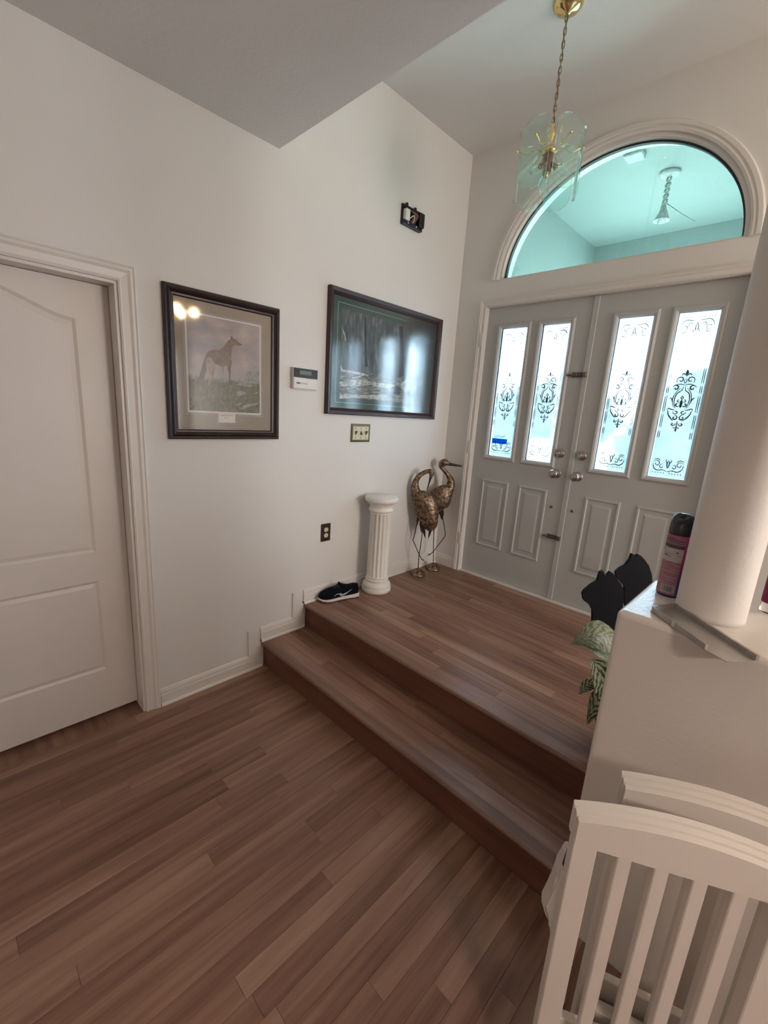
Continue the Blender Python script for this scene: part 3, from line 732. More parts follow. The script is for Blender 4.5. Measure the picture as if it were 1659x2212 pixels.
k = N('hound_print_sky_and_grass'); c = k.coord('Generated'); sp = k.n('ShaderNodeSeparateXYZ'); k.l(c, sp.inputs[0])
nz = k.noise(3.0, 4, k.coord('Generated', (1, 1, 2.2))); ng = k.noise(24, 4, k.coord('Generated', (1, 1, .8)))
sky = k.ramp(nz.outputs[0], [(.30, (.30, .29, .34, 1)), (.55, (.42, .38, .40, 1)), (.72, (.56, .50, .48, 1))])
gr = k.ramp(ng.outputs[0], [(.30, (.035, .045, .022, 1)), (.52, (.10, .12, .045, 1)), (.75, (.24, .25, .12, 1))])
ad = k.n('ShaderNodeMath', operation='MULTIPLY_ADD'); ad.inputs[1].default_value = .10; k.l(ng.outputs[0], ad.inputs[0]); k.l(sp.outputs[2], ad.inputs[2])
msk = k.ramp(ad.outputs[0], [(.375, (0, 0, 0, 1)), (.43, (1, 1, 1, 1))])
mxn = k.n('ShaderNodeMix', data_type='RGBA'); k.l(msk, mxn.inputs[0]); k.l(gr, mxn.inputs[6]); k.l(sky, mxn.inputs[7])
k.l(mxn.outputs[2], k.b.inputs['Base Color']); k.b.inputs['Roughness'].default_value = .7; M['houndsky'] = k.m
bm = B(); slab(bm, iy0, iy1, iz0, iz1, .0050, .0053); new_obj('print', bm, M['houndsky'], pic)
hp = lambda pts: [(400 + x * .10247, 690 + y * .10247) for x, y in pts]
M['hound'] = mat('hound_coat_brown', (.17, .105, .075, 1), .7, var=.45, vscale=70); M['houndl'] = mat('hound_coat_pale', (.40, .31, .25, 1), .7, var=.3, vscale=80); M['houndd'] = mat('hound_coat_dark', (.10, .065, .05, 1), .7, var=.4, vscale=80); M['rock'] = mat('painted_rock_grey', (.30, .31, .31, 1), .7, var=.35, vscale=60)
bm = B()
flat(bm, hp([(960, 360), (985, 350), (1015, 400), (1080, 425), (1110, 470), (1200, 530), (1150, 560), (1040, 545), (1000, 570), (975, 700), (970, 800), (980, 880), (975, 980), (955, 1040), (960, 1130), (940, 1340), (915, 1340), (920, 1150), (898, 1060), (888, 965), (820, 1000), (805, 1150), (800, 1310), (762, 1310), (778, 1150), (765, 1000), (680, 955), (640, 925), (615, 1050), (600, 1170), (550, 1300), (510, 1440), (440, 1440), (480, 1330), (530, 1200), (510, 1080), (470, 980), (450, 860), (430, 740), (500, 660), (600, 640), (700, 650), (780, 600), (850, 520), (900, 450), (950, 420)]), .0053)
new_obj('printed_hound', bm, M['hound'], pic)
bm = B(); flat(bm, hp([(460, 800), (540, 800), (600, 900), (630, 960), (560, 1120), (570, 1200), (510, 1390), (460, 1400), (520, 1210), (500, 1060), (450, 940)]), .0057, .0003); new_obj('printed_hound_highlight', bm, M['houndl'], pic)
bm = B(); flat(bm, hp([(775, 1020), (800, 1020), (795, 1290), (770, 1290), (782, 1150)]), .0057, .0003); new_obj('printed_hound_highlight', bm, M['houndl'], pic)
bm = B(); flat(bm, hp([(430, 770), (375, 900), (345, 1050), (305, 1180), (235, 1310), (265, 1480), (295, 1480), (310, 1310), (400, 1230), (455, 1080), (445, 900)]), .0053); new_obj('printed_hound_shading', bm, M['houndd'], pic)
bm = B(); flat(bm, hp([(900, 1010), (955, 1030), (958, 1130), (940, 1340), (918, 1340), (922, 1150)]), .0057, .0003); new_obj('printed_hound_shading', bm, M['houndd'], pic)
bm = B(); flat(bm, hp([(965, 360), (990, 355), (1010, 400), (975, 420)]), .0057, .0003); new_obj('printed_hound_shading', bm, M['houndd'], pic)
bm = B(); flat(bm, hp([(1165, 515), (1200, 530), (1165, 545)]), .0057, .0003); new_obj('printed_hound_shading', bm, M['houndd'], pic)
bm = B()
for r_ in ([(1290, 1110), (1420, 1080), (1555, 1090), (1550, 1350), (1230, 1350), (1255, 1190)], [(1050, 1370), (1150, 1340), (1420, 1390), (1380, 1430), (1210, 1400)], [(1090, 1530), (1200, 1500), (1300, 1560), (1150, 1620), (1075, 1590)], [(1150, 1880), (1260, 1800), (1530, 1750), (1520, 1800), (1330, 1850), (1200, 1900)], [(1320, 1680), (1400, 1610), (1415, 1630)], [(1420, 1580), (1520, 1530), (1520, 1560)], [(1040, 1810), (1180, 1750), (1210, 1765), (1080, 1820)], [(630, 1535), (665, 1525), (660, 1545)], [(920, 1420), (975, 1385), (985, 1400)], [(560, 1610), (610, 1605), (600, 1620)], [(890, 1540), (990, 1480), (960, 1510)], [(710, 1660), (735, 1650), (730, 1670)], [(715, 1730), (785, 1710), (760, 1735)]): bm = B(); flat(bm, hp(r_), .0053); new_obj('printed_rock', bm, M['rock'], pic)
bm = B()
for (z, a, b_) in ((iz0 - .020, -1.672, -1.598), (iz0 - .032, -1.650, -1.625)):
    n_ = int((b_ - a) / .0045)
    for i in range(n_): slab(bm, a + i * .0045, a + i * .0045 + .0034, z, z + (.004 if i % 3 else .006), .0050, .0052)
new_obj('caption_print', bm, M['greyink'], pic)
bm = B(); slab(bm, py0 + .044, py1 - .044, pz0 + .044, pz1 - .044, .0085, .0092); new_obj('glass', bm, M['picglass'], pic)

# -- forest river print
qy0, qy1, qz0, qz1 = -1.010, .050, 1.546, 2.270
pic2 = thing('framed_forest_print', 'dark cherry frame with a snowy forest river print, green mat', 'picture', (0, (qy0 + qy1) / 2, qz0))
bm = B(); frame4(bm, qy0, qy1, qz0, qz1, [(0, .0005), (0, .026), (.004, .030), (.022, .026), (.036, .014), (.040, .008), (.040, .003)]); slab(bm, qy0 + .002, qy1 - .002, qz0 + .002, qz1 - .002, .0004, .0025); new_obj('frame', bm, M['pframe2'], pic2)
M['greenmat'] = mat('dark_green_mat_board', (.055, .105, .10, 1), .8); M['paleline'] = mat('pale_mat_line', (.36, .44, .40, 1), .7)
bm = B(); slab(bm, qy0 + .038, qy1 - .038, qz0 + .038, qz1 - .038, .003, .0045); new_obj('mat_board', bm, M['greenmat'], pic2)
jy0, jy1, jz0, jz1 = -.900, -.058, 1.652, 2.166
bm = B()
g_ = .030
for (a, b_, c_, d_) in ((jy0 - g_, jy1 + g_, jz1 + g_, jz1 + g_ + .003), (jy0 - g_, jy1 + g_, jz0 - g_ - .003, jz0 - g_), (jy0 - g_ - .003, jy0 - g_, jz0 - g_, jz1 + g_), (jy1 + g_, jy1 + g_ + .003, jz0 - g_, jz1 + g_)): slab(bm, a, b_, c_, d_, .0045, .0048)
new_obj('mat_line', bm, M['paleline'], pic2)
k = N('forest_print_paint'); c = k.coord('Generated'); sp = k.n('ShaderNodeSeparateXYZ'); k.l(c, sp.inputs[0])
n1 = k.noise(6, 5, k.coord('Generated', (1, 4.5, .8)), .65); n2 = k.noise(9, 5, k.coord('Generated', (1, 2.0, 5)), .65)
fo = k.ramp(n1.outputs[0], [(.30, (.03, .045, .06, 1)), (.5, (.085, .12, .14, 1)), (.62, (.17, .21, .21, 1)), (.75, (.38, .44, .44, 1))])
ri = k.ramp(n2.outputs[0], [(.32, (.04, .055, .06, 1)), (.5, (.17, .20, .19, 1)), (.62, (.40, .43, .40, 1)), (.75, (.65, .68, .65, 1))])
msk = k.ramp(sp.outputs[2], [(.24, (0, 0, 0, 1)), (.36, (1, 1, 1, 1))])
mxn = k.n('ShaderNodeMix', data_type='RGBA'); k.l(msk, mxn.inputs[0]); k.l(ri, mxn.inputs[6]); k.l(fo, mxn.inputs[7]); k.l(mxn.outputs[2], k.b.inputs['Base Color']); k.b.inputs['Roughness'].default_value = .7; M['forest'] = k.m
bm = B(); slab(bm, jy0, jy1, jz0, jz1, .0045, .0050); new_obj('print', bm, M['forest'], pic2)
fp = lambda pts: [(720 + x * .13261, 640 + y * .13261) for x, y in pts]
M['snow'] = mat('painted_snow_bank', (.46, .50, .47, 1), .7, var=.55, vscale=45); M['trunk'] = mat('painted_dark_trunk', (.012, .018, .026, 1), .7, var=.4, vscale=50); M['fallen'] = mat('painted_pale_branch', (.50, .52, .48, 1), .7, var=.4, vscale=60)
bm = B(); flat(bm, fp([(105, 1390), (250, 1370), (400, 1350), (640, 1400), (1010, 1440), (930, 1500), (700, 1480), (620, 1440), (400, 1470), (105, 1460)]), .0050); new_obj('printed_snow_bank', bm, M['snow'], pic2)
bm = B(); flat(bm, fp([(100, 1580), (250, 1600), (480, 1610), (900, 1600), (810, 1690), (400, 1650), (100, 1670)]), .0050); new_obj('printed_snow_bank', bm, M['snow'], pic2)
bm = B(); flat(bm, fp([(1090, 1440), (1200, 1350), (1500, 1400), (1480, 1450), (1150, 1560)]), .0050); new_obj('printed_snow_bank', bm, M['snow'], pic2)
bm = B(); flat(bm, fp([(1075, 480), (1140, 490), (1150, 900), (1150, 1290), (1060, 1330), (1090, 900)]), .0050); new_obj('printed_trees', bm, M['trunk'], pic2)
bm = B(); flat(bm, fp([(510, 330), (530, 335), (540, 900), (560, 1150), (515, 1150), (515, 800)]), .0050); new_obj('printed_trees', bm, M['trunk'], pic2)
bm = B(); flat(bm, fp([(1000, 1480), (1050, 1450), (1105, 1510), (1080, 1600), (985, 1590)]), .0050); new_obj('printed_trees', bm, M['trunk'], pic2)
bm = B(); flat(bm, fp([(110, 1100), (150, 1190), (380, 1230), (570, 1280), (570, 1300), (300, 1255), (130, 1230)]), .0050); new_obj('printed_fallen_branches', bm, M['fallen'], pic2)
bm = B(); flat(bm, fp([(300, 1330), (520, 1270), (530, 1280), (330, 1345)]), .0054, .0003); new_obj('printed_fallen_branches', bm, M['fallen'], pic2)
bm = B(); flat(bm, fp([(1380, 1230), (1400, 1310), (1480, 1360), (1490, 1375), (1390, 1330)]), .0050); new_obj('printed_fallen_branches', bm, M['fallen'], pic2)
bm = B(); flat(bm, fp([(130, 500), (190, 600), (210, 720), (195, 720), (170, 610)]), .0050); new_obj('printed_fallen_branches', bm, M['fallen'], pic2)
bm = B(); slab(bm, qy0 + .038, qy1 - .038, qz0 + .038, qz1 - .038, .0070, .0076); new_obj('glass', bm, M['matteglass'], pic2)

# ================================================================== SMALL WALL FITTINGS
ky0, ky1, kz0, kz1 = -1.252, -1.086, 1.677, 1.792
kp = thing('alarm_keypad', 'white alarm keypad with a dark display strip beside the hound picture', 'keypad', (0, (ky0 + ky1) / 2, kz0))
bm = B(); box(bm, .0004, .026, ky0, ky1, kz0, kz1, .003, 2); new_obj('housing', bm, M['plastic_w'], kp)
bm = B(); box(bm, .0255, .028, ky0 + .002, ky1 - .001, kz0 + .062, kz1 - .003, .002); o = new_obj('display_panel', bm, M['plastic_k'], kp)
bm = B(); box(bm, .0279, .0285, ky0 + .040, ky1 - .045, kz1 - .036, kz1 - .014); new_obj('screen', bm, M['lcd'], o)
bm = B(); box(bm, .0255, .0275, ky0 + .004, ky1 - .004, kz0 + .004, kz0 + .060, .0015); fl = new_obj('flap', bm, M['plastic_w'], kp)
bm = B(); box(bm, .0274, .0278, ky0 + .020, ky0 + .046, kz0 + .027, kz0 + .036); new_obj('logo_block', bm, M['blueink'], fl)
bm = B()
for i in range(6): box(bm, .0274, .0278, ky0 + .050 + i * .008, ky0 + .056 + i * .008, kz0 + .028, kz0 + .034)
new_obj('logo_lettering', bm, M['greyink'], fl)
bm = B()
for i in range(3): bm = B(); lathe(bm, [(.003, 0), (.003, .002)], (.026, ky1 - .075 + i * .012, kz0 + .0605), 10, (1, 0, 0)); new_obj('button', bm, M['greyink'], kp)
# three-gang switch
wy0, wy1, wz0, wz1 = -.786, -.616, 1.372, 1.491
sw = thing('light_switch', 'cream three-gang switch plate with bronze edge below the forest picture', 'switch', (0, (wy0 + wy1) / 2, wz0))
bm = B(); frame4(bm, wy0, wy1, wz0, wz1, [(0, .0004), (0, .004), (.004, .008), (.012, .009), (.016, .006), (.016, .002)]); slab(bm, wy0 + .001, wy1 - .001, wz0 + .001, wz1 - .001, .0003, .002); new_obj('edge', bm, M['bronze'], sw)
bm = B(); slab(bm, wy0 + .014, wy1 - .014, wz0 + .014, wz1 - .014, .002, .0065); new_obj('plate', bm, M['creamplate'], sw)
for i in range(3):
    y = (wy0 + wy1) / 2 + (i - 1) * .046; zc = (wz0 + wz1) / 2
    for dz in (-.030, .030):
        bm = B(); lathe(bm, [(.0042, 0), (.0035, .0015)], (.0065, y, zc + dz), 10, (1, 0, 0)); new_obj('screw', bm, M['iron'], sw)
    bm = B(); d = .010 if i != 1 else -.006
    box(bm, .0065, .0075, y - .006, y + .006, zc - .013, zc + .013); prism(bm, [(.007, y - .004, zc - .006), (.007, y + .004, zc - .006), (.007, y + .004, zc + .006), (.007, y - .004, zc + .006)], (.013, 0, d)); new_obj('toggle', bm, M['bronze'], sw)
# outlet
oy0, oy1, oz0, oz1 = -1.006, -.929, .723, .843
ot = thing('wall_outlet', 'dark brown outlet plate with two ivory sockets above the steps', 'outlet', (0, (oy0 + oy1) / 2, oz0))
bm = B(); box(bm, .0004, .0065, oy0, oy1, oz0, oz1, .003, 2); new_obj('plate', bm, M['brownplate'], ot)
for dz in (-.0195, .0195):
    yc, zc = (oy0 + oy1) / 2, (oz0 + oz1) / 2 + dz
    bm = B(); pts = []
    for i in range(20):
        a = 2 * PI * i / 20; pts.append((.006, yc + .0165 * math.cos(a), zc + max(-.0135, min(.0135, .0165 * math.sin(a)))))
    prism(bm, pts, (.003, 0, 0)); so = new_obj('socket', bm, M['ivory'], ot)
    bm = B()
    for dy in (-.006, .006): slab(bm, yc + dy - .001, yc + dy + .001, zc, zc + .008, .0089, .0093)
    lathe(bm, [(.0025, 0), (.0025, .0004)], (.0089, yc, zc - .007), 10, (1, 0, 0)); new_obj('slots', bm, M['darkink'], so)
bm = B(); lathe(bm, [(.003, 0), (.002, .001)], (.0065, (oy0 + oy1) / 2, (oz0 + oz1) / 2), 10, (1, 0, 0)); new_obj('screw', bm, M['iron'], ot)
# opened door chime
cy0, cy1, cz0, cz1 = -.449, -.262, 2.757, 2.876
cm = thing('door_chime', 'opened black door chime with white block and wires high on the wall', 'door chime', (0, (cy0 + cy1) / 2, cz0))
bm = B(); box(bm, .0004, .010, cy0, cy1, cz0, cz1, .003); box(bm, .010, .030, cy0, cy1, cz0, cz0 + .025, .003); box(bm, .010, .020, cy0, cy1, cz1 - .022, cz1 - .004, .002)
box(bm, .004, .016, cy0 + .035, cy0 + .05, cz1 - .002, cz1 + .012); box(bm, .004, .016, cy1 - .07, cy1 - .055, cz1 - .002, cz1 + .010); new_obj('backplate', bm, M['plastic_k'], cm)
bm = B(); box(bm, .010, .042, cy1 - .045, cy1 + .004, cz0 + .020, cz1 - .014, .005, 2); new_obj('solenoid_housing', bm, M['plastic_k'], cm)
bm = B(); box(bm, .010, .038, cy0 + .012, cy0 + .052, cz0 + .024, cz1 - .030, .003); new_obj('terminal_block', bm, M['plastic_w'], cm)
bm = B()
tube(bm, smoothpts([(.036, cy0 + .052, cz0 + .040), (.045, cy0 + .075, cz0 + .060), (.035, cy0 + .095, cz0 + .050), (.015, cy0 + .10, cz0 + .030)]), .0028, 8); new_obj('wire', bm, M['wire_w'], cm, True)
for j in range(4):
    bm = B(); tube(bm, smoothpts([(.012, cy0 + .085 + j * .01, cz0 + .028), (.024, cy0 + .095 + j * .011, cz0 + .058), (.030, cy0 + .100 + j * .012, cz0 + .080), (.014, cy0 + .075 + j * .018, cz1 - .020)]), .0032, 8); new_obj('wire', bm, M['wire_o'], cm, True)
bm = B()
for y in (cy0 + .045, cy0 + .125): bm = B(); lathe(bm, [(.005, 0), (.004, .002)], (.030, y, cz0 + .013), 12, (1, 0, 0)); new_obj('screw', bm, M['plastic_w'], cm)

# ================================================================== THINGS ON THE LANDING
# fluted pedestal
pc = Vector((.129, -.588, LZ)); PH = .692
pd = thing('fluted_pedestal', 'white fluted column pedestal with round top against the side wall', 'pedestal', pc)
bm = B(); lathe(bm, [(.098, 0), (.104, .006), (.106, .028), (.100, .036), (.103, .046), (.098, .062), (.084, .074), (.080, .080), (.084, .088), (.084, .096), (.078, .102)], pc, 48); new_obj('base', bm, M['plaster'], pd, True)
bm = B()
fl = lambda z: .112 < z < PH - .118
lathe(bm, [(.0775, .100), (.0775, .111), (.0755, .113), (.0755, .125), (.0725, PH - .128), (.0725, PH - .119), (.074, PH - .117), (.074, PH - .108)], pc, 128, rfun=lambda r, z, a: r - (.0105 * abs(math.sin(a * 8)) ** 1.0 if .118 < z < PH - .122 else 0)); new_obj('fluted_shaft', bm, M['plaster'], pd, True)
bm = B(); lathe(bm, [(.074, PH - .110), (.083, PH - .102), (.086, PH - .094), (.083, PH - .086), (.076, PH - .080), (.077, PH - .068), (.090, PH - .052), (.094, PH - .044), (.104, PH - .040), (.113, PH - .032), (.116, PH - .020), (.114, PH - .008), (.108, PH)], pc, 48); new_obj('capital', bm, M['plaster'], pd, True)

# metal cranes
k = N('mottled_bronze'); c = k.coord(); n1 = k.noise(48, 6, c, .7); n2 = k.noise(160, 3, c, .6)
col = k.ramp(n1.outputs[0], [(.34, (.035, .020, .022, 1)), (.47, (.14, .085, .06, 1)), (.60, (.33, .25, .16, 1)), (.75, (.62, .53, .38, 1))])
k.l(col, k.b.inputs['Base Color']); k.b.inputs['Metallic'].default_value = .75; k.b.inputs['Roughness'].default_value = .42; k.bump(n2.outputs[0], .6, .002); M['crane'] = k.m
M['cranedark'] = mat('dark_bronze', (.045, .030, .032, 1), .42, .7, var=.4, vscale=80)
def crane(name, label, base_px, body, neck, beak, feathers, stand, lifted, toes, dark, off):
    b = onz(base_px, LZ); b = b + NH * off; b.z = LZ
    t = thing(name, label, 'bird statue', b, 'pair of metal cranes in the corner')
    A = lambda p: onv((870 + p[0] * .08439, 980 + p[1] * .08439), b)
    pxm = (A((1000, 1000)) - A((0, 1000))).length / 1000
    # domed ribbed foot
    bm = B(); lathe(bm, [(.060, 0), (.062, .004), (.058, .012), (.046, .026), (.032, .040), (.016, .050), (.005, .054)], b, 48, rfun=lambda r, z, a: r * (1 + (.06 * math.sin(a * 16) if   .008 < z < .048 else 0))); new_obj('foot_dome', bm, M['cranedark'] if False else M['crane'], t, True)
    bm = B(); secs = []
    cs = smoothpts([Vector((x, y, w)) for x, y, w in body], 4)
    for i, q_ in enumerate(cs):
        p0, p1 = cs[max(i - 1, 0)], cs[min(i + 1, len(cs) - 1)]
        tn = (A((p1.x, p1.y)) - A((p0.x, p0.y))).normalized(); s = tn.cross(NH).normalized()
        secs.append((A((q_.x, q_.y)), s * q_.z * pxm, NH * min(.052, q_.z * pxm * .62)))
    loft(bm, secs, 20); new_obj('body', bm, M['crane'], t, True)
    bm = B(); ns = smoothpts([Vector((x, y, w)) for x, y, w in neck], 5)
    tube(bm, [A((v.x, v.y)) for v in ns], [v.z * pxm * 1.12 for v in ns], 12); new_obj('neck', bm, M['crane'], t, True)
    bm = B(); ns = smoothpts([Vector((x, y, w)) for x, y, w in beak], 3)
    tube(bm, [A((v.x, v.y)) for v in ns], [v.z * pxm for v in ns], 10); new_obj('beak', bm, M['cranedark'], t, True)
    for i, (x0, y0, x1, y1, w) in enumerate(feathers):
        bm = B(); p0, p1 = A((x0, y0)), A((x1, y1)); tn = (p1 - p0).normalized(); s = tn.cross(NH).normalized() * w * pxm; o_ = NH * (-.012 + .004 * (i % 5))
        pts = [p0 + s * .8, p0 + (p1 - p0) * .45 + s, p0 + (p1 - p0) * .8 + s * .5, p1, p0 + (p1 - p0) * .8 - s * .4, p0 + (p1 - p0) * .45 - s, p0 - s * .8]
        prism(bm, [q_ + o_ for q_ in pts], NH * .004); new_obj('feather', bm, M['cranedark'] if i in dark else M['crane'], t)
    bm = B(); pts = [A(p) for p in stand]; pts[-1] = b + Vector((0, 0, .050)); tube(bm, pts, .0034, 8); new_obj('leg', bm, M['cranedark'], t, True)
    bm = B(); tube(bm, [A(p) - NH * .012 for p in lifted], .0034, 8)
    for tp in toes: tube(bm, [A(lifted[-1]) - NH * .012, A(tp) - NH * .016], [.003, .0015], 6)
    new_obj('leg', bm, M['cranedark'], t, True)
    return t
c2 = lambda pts: [(x - 118, y + 1540) for x, y in pts]
crane('metal_crane', 'mottled bronze crane statue bending its neck back, nearer the white pedestal', (902, 1241),
      [(318, 860, 82), (345, 1000, 140), (430, 1110, 225), (540, 1240, 300), (600, 1380, 318), (640, 1520, 290), (665, 1650, 258), (690, 1790, 205), (700, 1920, 120), (705, 1985, 40)],
      [(330, 960, 110), (312, 850, 92), (335, 700, 68), (425, 565, 56), (545, 485, 50), (670, 445, 50), (735, 475, 56), (730, 560, 44), (712, 610, 30)],
      [(722, 570, 36), (700, 660, 26), (672, 760, 18), (640, 860, 12), (615, 955, 5)],
      [(470, 1640, 470, 2030, 45), (490, 1700, 570, 2170, 48), (560, 1720, 620, 1960, 45), (680, 1740, 690, 2040, 40), (760, 1760, 650, 2190, 42), (820, 1700, 780, 2020, 45), (860, 1650, 840, 1910, 50), (400, 1600, 360, 1850, 30), (640, 1700, 600, 1900, 50), (740, 1680, 790, 1880, 40)],
      c2([(625, 420), (605, 600), (565, 880), (530, 1080), (500, 1360)]), c2([(470, 260), (430, 480), (375, 660), (460, 850), (540, 1040), (600, 1150)]), c2([(690, 1215), (665, 1148), (640, 1190)]), (0, 1, 3, 4, 7), 0.0)
crane('metal_crane', 'darker bronze crane statue with head raised, standing in the wall corner', (935, 1229),
      [(1238, 740, 80), (1205, 860, 125), (1110, 960, 210), (1010, 1070, 285), (930, 1190, 300), (860, 1310, 250), (820, 1450, 180), (800, 1580, 90), (795, 1640, 30)],
      [(1215, 850, 110), (1232, 740, 88), (1215, 640, 66), (1130, 510, 48), (1030, 395, 46), (985, 320, 58), (1010, 250, 80), (1070, 230, 86), (1130, 245, 62), (1180, 265, 36)],
      [(1150, 258, 46), (1260, 280, 34), (1400, 302, 26), (1500, 318, 18), (1530, 322, 6)],
      [(960, 1300, 990, 1690, 60), (1010, 1420, 1010, 1690, 40), (860, 1500, 850, 1850, 40), (780, 1500, 740, 1800, 40)],
      c2([(930, 300), (918, 420), (905, 800), (885, 1250)]), c2([(1140, 100), (1165, 250), (1205, 500), (1190, 570), (1050, 760), (900, 950), (830, 1015)]), c2([(720, 1062), (740, 1010), (790, 1050)]), (0, 1, 2, 3), 0.004)

# running shoe
toe, heel = onz((690, 1306), LZ), onz((777, 1292), LZ)
toe.z = heel.z = LZ
ax = (toe - heel); SL = ax.length; ax.normalize(); sd = Vector((-ax.y, ax.x, 0))       # sd: towards the room side
if sd.x < 0: sd = -sd
mc = (toe + heel) / 2 - sd * .046 + Vector((.0, 0, 0))
mc.x = max(mc.x, .088)
sh = thing('running_shoe', 'black running shoe with white sole beside the pedestal', 'shoe', mc)
M['shoe'] = mat('black_knit_upper', (.003, .0035, .008, 1), .85, spec=.15, var=.4, vscale=120, bump=.4, bscale=300); M['sole'] = mat('white_foam_sole', (.66, .58, .55, 1), .55); M['rubber'] = mat('grey_outsole', (.03, .03, .035, 1), .7); M['shoelogo'] = mat('silver_shoe_stripe', (.45, .52, .56, 1), .35); M['lining'] = mat('navy_shoe_lining', (.008, .010, .028, 1), .85)
SP = lambda u, s, z: mc + ax * (u * SL / 2) + sd * s + Vector((0, 0, z))
us = [(-1.0, .022, .010), (-.96, .034, .002), (-.8, .040, 0), (-.5, .039, 0), (-.2, .037, 0), (.1, .041, 0), (.4, .048, 0), (.65, .046, .001), (.85, .035, .006), (.97, .018, .014), (1.0, .008, .018)]
def shoe_ring(bm, lst):
    rings = []
    for u, w, zb, zt in lst:
        n_ = 14; rr = []
        for i in range(n_):
            a = 2 * PI * i / n_; c_, s_ = math.cos(a), math.sin(a)
            sg = lambda v, e: math.copysign(abs(v) ** e, v)
            rr.append(bm.verts.new(SP(u, w * sg(c_, .55), (zb + zt) / 2 + (zt - zb) / 2 * sg(s_, .7))))
        rings.append(rr)
    for A_, B_ in zip(rings, rings[1:]):
        for i in range(14): bm.faces.new((A_[i], A_[(i + 1) % 14], B_[(i + 1) % 14], B_[i]))
    bm.faces.new(rings[0][::-1]); bm.faces.new(rings[-1])
thick = [.032, .036, .037, .034, .030, .028, .026, .024, .021, .018, .016]
bm = B(); shoe_ring(bm, [(u, w, zb + .003, zb + th) for (u, w, zb), th in zip(us, thick)]); new_obj('midsole', bm, M['sole'], sh, True)
bm = B(); shoe_ring(bm, [(u * .985, w * .93, zb, zb + .006) for (u, w, zb) in us]); new_obj('outsole', bm, M['rubber'], sh, True)
hts = [.074, .092, .098, .092, .104, .098, .086, .074, .062, .046, .030]
bm = B(); shoe_ring(bm, [(u * .975, w * (.90 if u > -.3 else .82), zb + th * .55, hh) for (u, w, zb), th, hh in zip(us, thick, hts)]); new_obj('upper', bm, M['shoe'], sh, True)
bm = B(); lp = [SP(-.92 + .0, 0, .090), SP(-.80, .028, .084), SP(-.5, .031, .080), SP(-.2, .027, .093), SP(-.06, .0, .108), SP(-.2, -.027, .093), SP(-.5, -.031, .080), SP(-.80, -.028, .084)]
cl = smoothpts(lp + [lp[0]], 4)[:-1]; tube(bm, cl, .0075, 8, True); new_obj('collar', bm, M['shoe'], sh, True)
bm = B(); ct = SP(-.5, 0, .078); top = [v + Vector((0, 0, .001)) for v in cl]; f = [bm.verts.new(v) for v in top]; cv = bm.verts.new(SP(-.5, 0, .050))
for i in range(len(f)): bm.faces.new((f[i], f[(i + 1) % len(f)], cv))
new_obj('lining', bm, M['lining'], sh, True)
bm = B(); prism(bm, [SP(-.14, .018, .098), SP(-.02, .016, .120), SP(-.02, -.016, .118), SP(-.14, -.018, .094), SP(.05, -.018, .090), SP(.05, .018, .090)], Vector((0, 0, .005))); new_obj('tongue', bm, M['shoe'], sh)
for i in range(5):
    u = .04 + i * .085; z = .103 - i * .0060
    bm = B(); tube(bm, smoothpts([SP(u, .026, z - .012), SP(u + .015, .012, z + .002), SP(u - .01, -.012, z + .002), SP(u, -.026, z - .012)]), .003, 6); new_obj('lace', bm, M['rubber'], sh, True)
# silver side stripe: two wavy lines joining into a tail towards the heel
bm = B()
def half_w(u):
    for (u0, w0, _), (u1, w1, _) in zip(us, us[1:]):
        if u0 <= u <= u1: return w0 + (w1 - w0) * (u - u0) / (u1 - u0)
    return .03
for pts, w in (([(.32, .042), (.22, .054), (.10, .054), (.0, .048), (-.12, .045), (-.28, .051), (-.45, .062), (-.58, .074)], .0036), ([(.04, .058), (-.05, .052), (.02, .041), (-.08, .035), (-.2, .040), (-.36, .051)], .003)):
    ps = smoothpts([SP(u, half_w(u) * (.90 if u > -.3 else .83) - .0006, z) for u, z in pts], 4)
    tube(bm, ps, [w * (.45 + .55 * math.sin(PI * (i + 1) / (len(ps) + 1))) for i in range(len(ps))], 6)
new_obj('side_stripe', bm, M['shoelogo'], sh, True)

# black dog-head cutout boards
def cutout(label, pts, depth, sx=0, sy=0):
    c_ = CAM + ray(pts[0]) * depth; base = Vector((c_.x, c_.y, LZ))
    P3 = [onv(p, base) for p in pts]
    lo = min(p.z for p in P3); n_ = len(P3)
    a, b_ = P3[-1].copy(), P3[0].copy()
    cx_ = (a + b_) / 2
    fl_ = onv((pts[-1][0] + 45, 1560), base); fr_ = fl_ + RH * .20
    foot = [a - Vector((0, 0, .03)) + RH * .012, Vector((fl_.x, fl_.y, LZ + .12)), Vector((fl_.x, fl_.y, LZ)), Vector((fr_.x, fr_.y, LZ)), Vector((fr_.x, fr_.y, LZ + .12)), b_ + RH * .02 - Vector((0, 0, .06))]
    bm = B(); prism(bm, P3 + foot, NH * .02)
    o_ = new_obj('dog_cutout', bm, M['black'], org=base)
    return tag(o_, label, 'ornament', 'black dog cutouts')
h1 = [(1352, 1352), (1356, 1300), (1350, 1280), (1345, 1262), (1334, 1250), (1326, 1240), (1321, 1235), (1312, 1238), (1306, 1245), (1303, 1234), (1296, 1238), (1290, 1256), (1276, 1266), (1261, 1279), (1258, 1286), (1262, 1300), (1274, 1310), (1281, 1320), (1282, 1352)]
h1 = [(1340, 1352), (1347, 1300), (1349, 1280), (1342, 1262), (1332, 1249), (1324, 1238), (1319, 1236), (1313, 1243), (1307, 1244), (1304, 1234), (1298, 1236), (1291, 1256), (1277, 1265), (1263, 1277), (1259, 1284), (1262, 1298), (1275, 1308), (1281, 1320), (1281, 1352)]
cutout('black flat dog-head cutout rising directly behind the leafy plant', h1, 1.98)
dx, dy, sc = 0, 0, 1.0
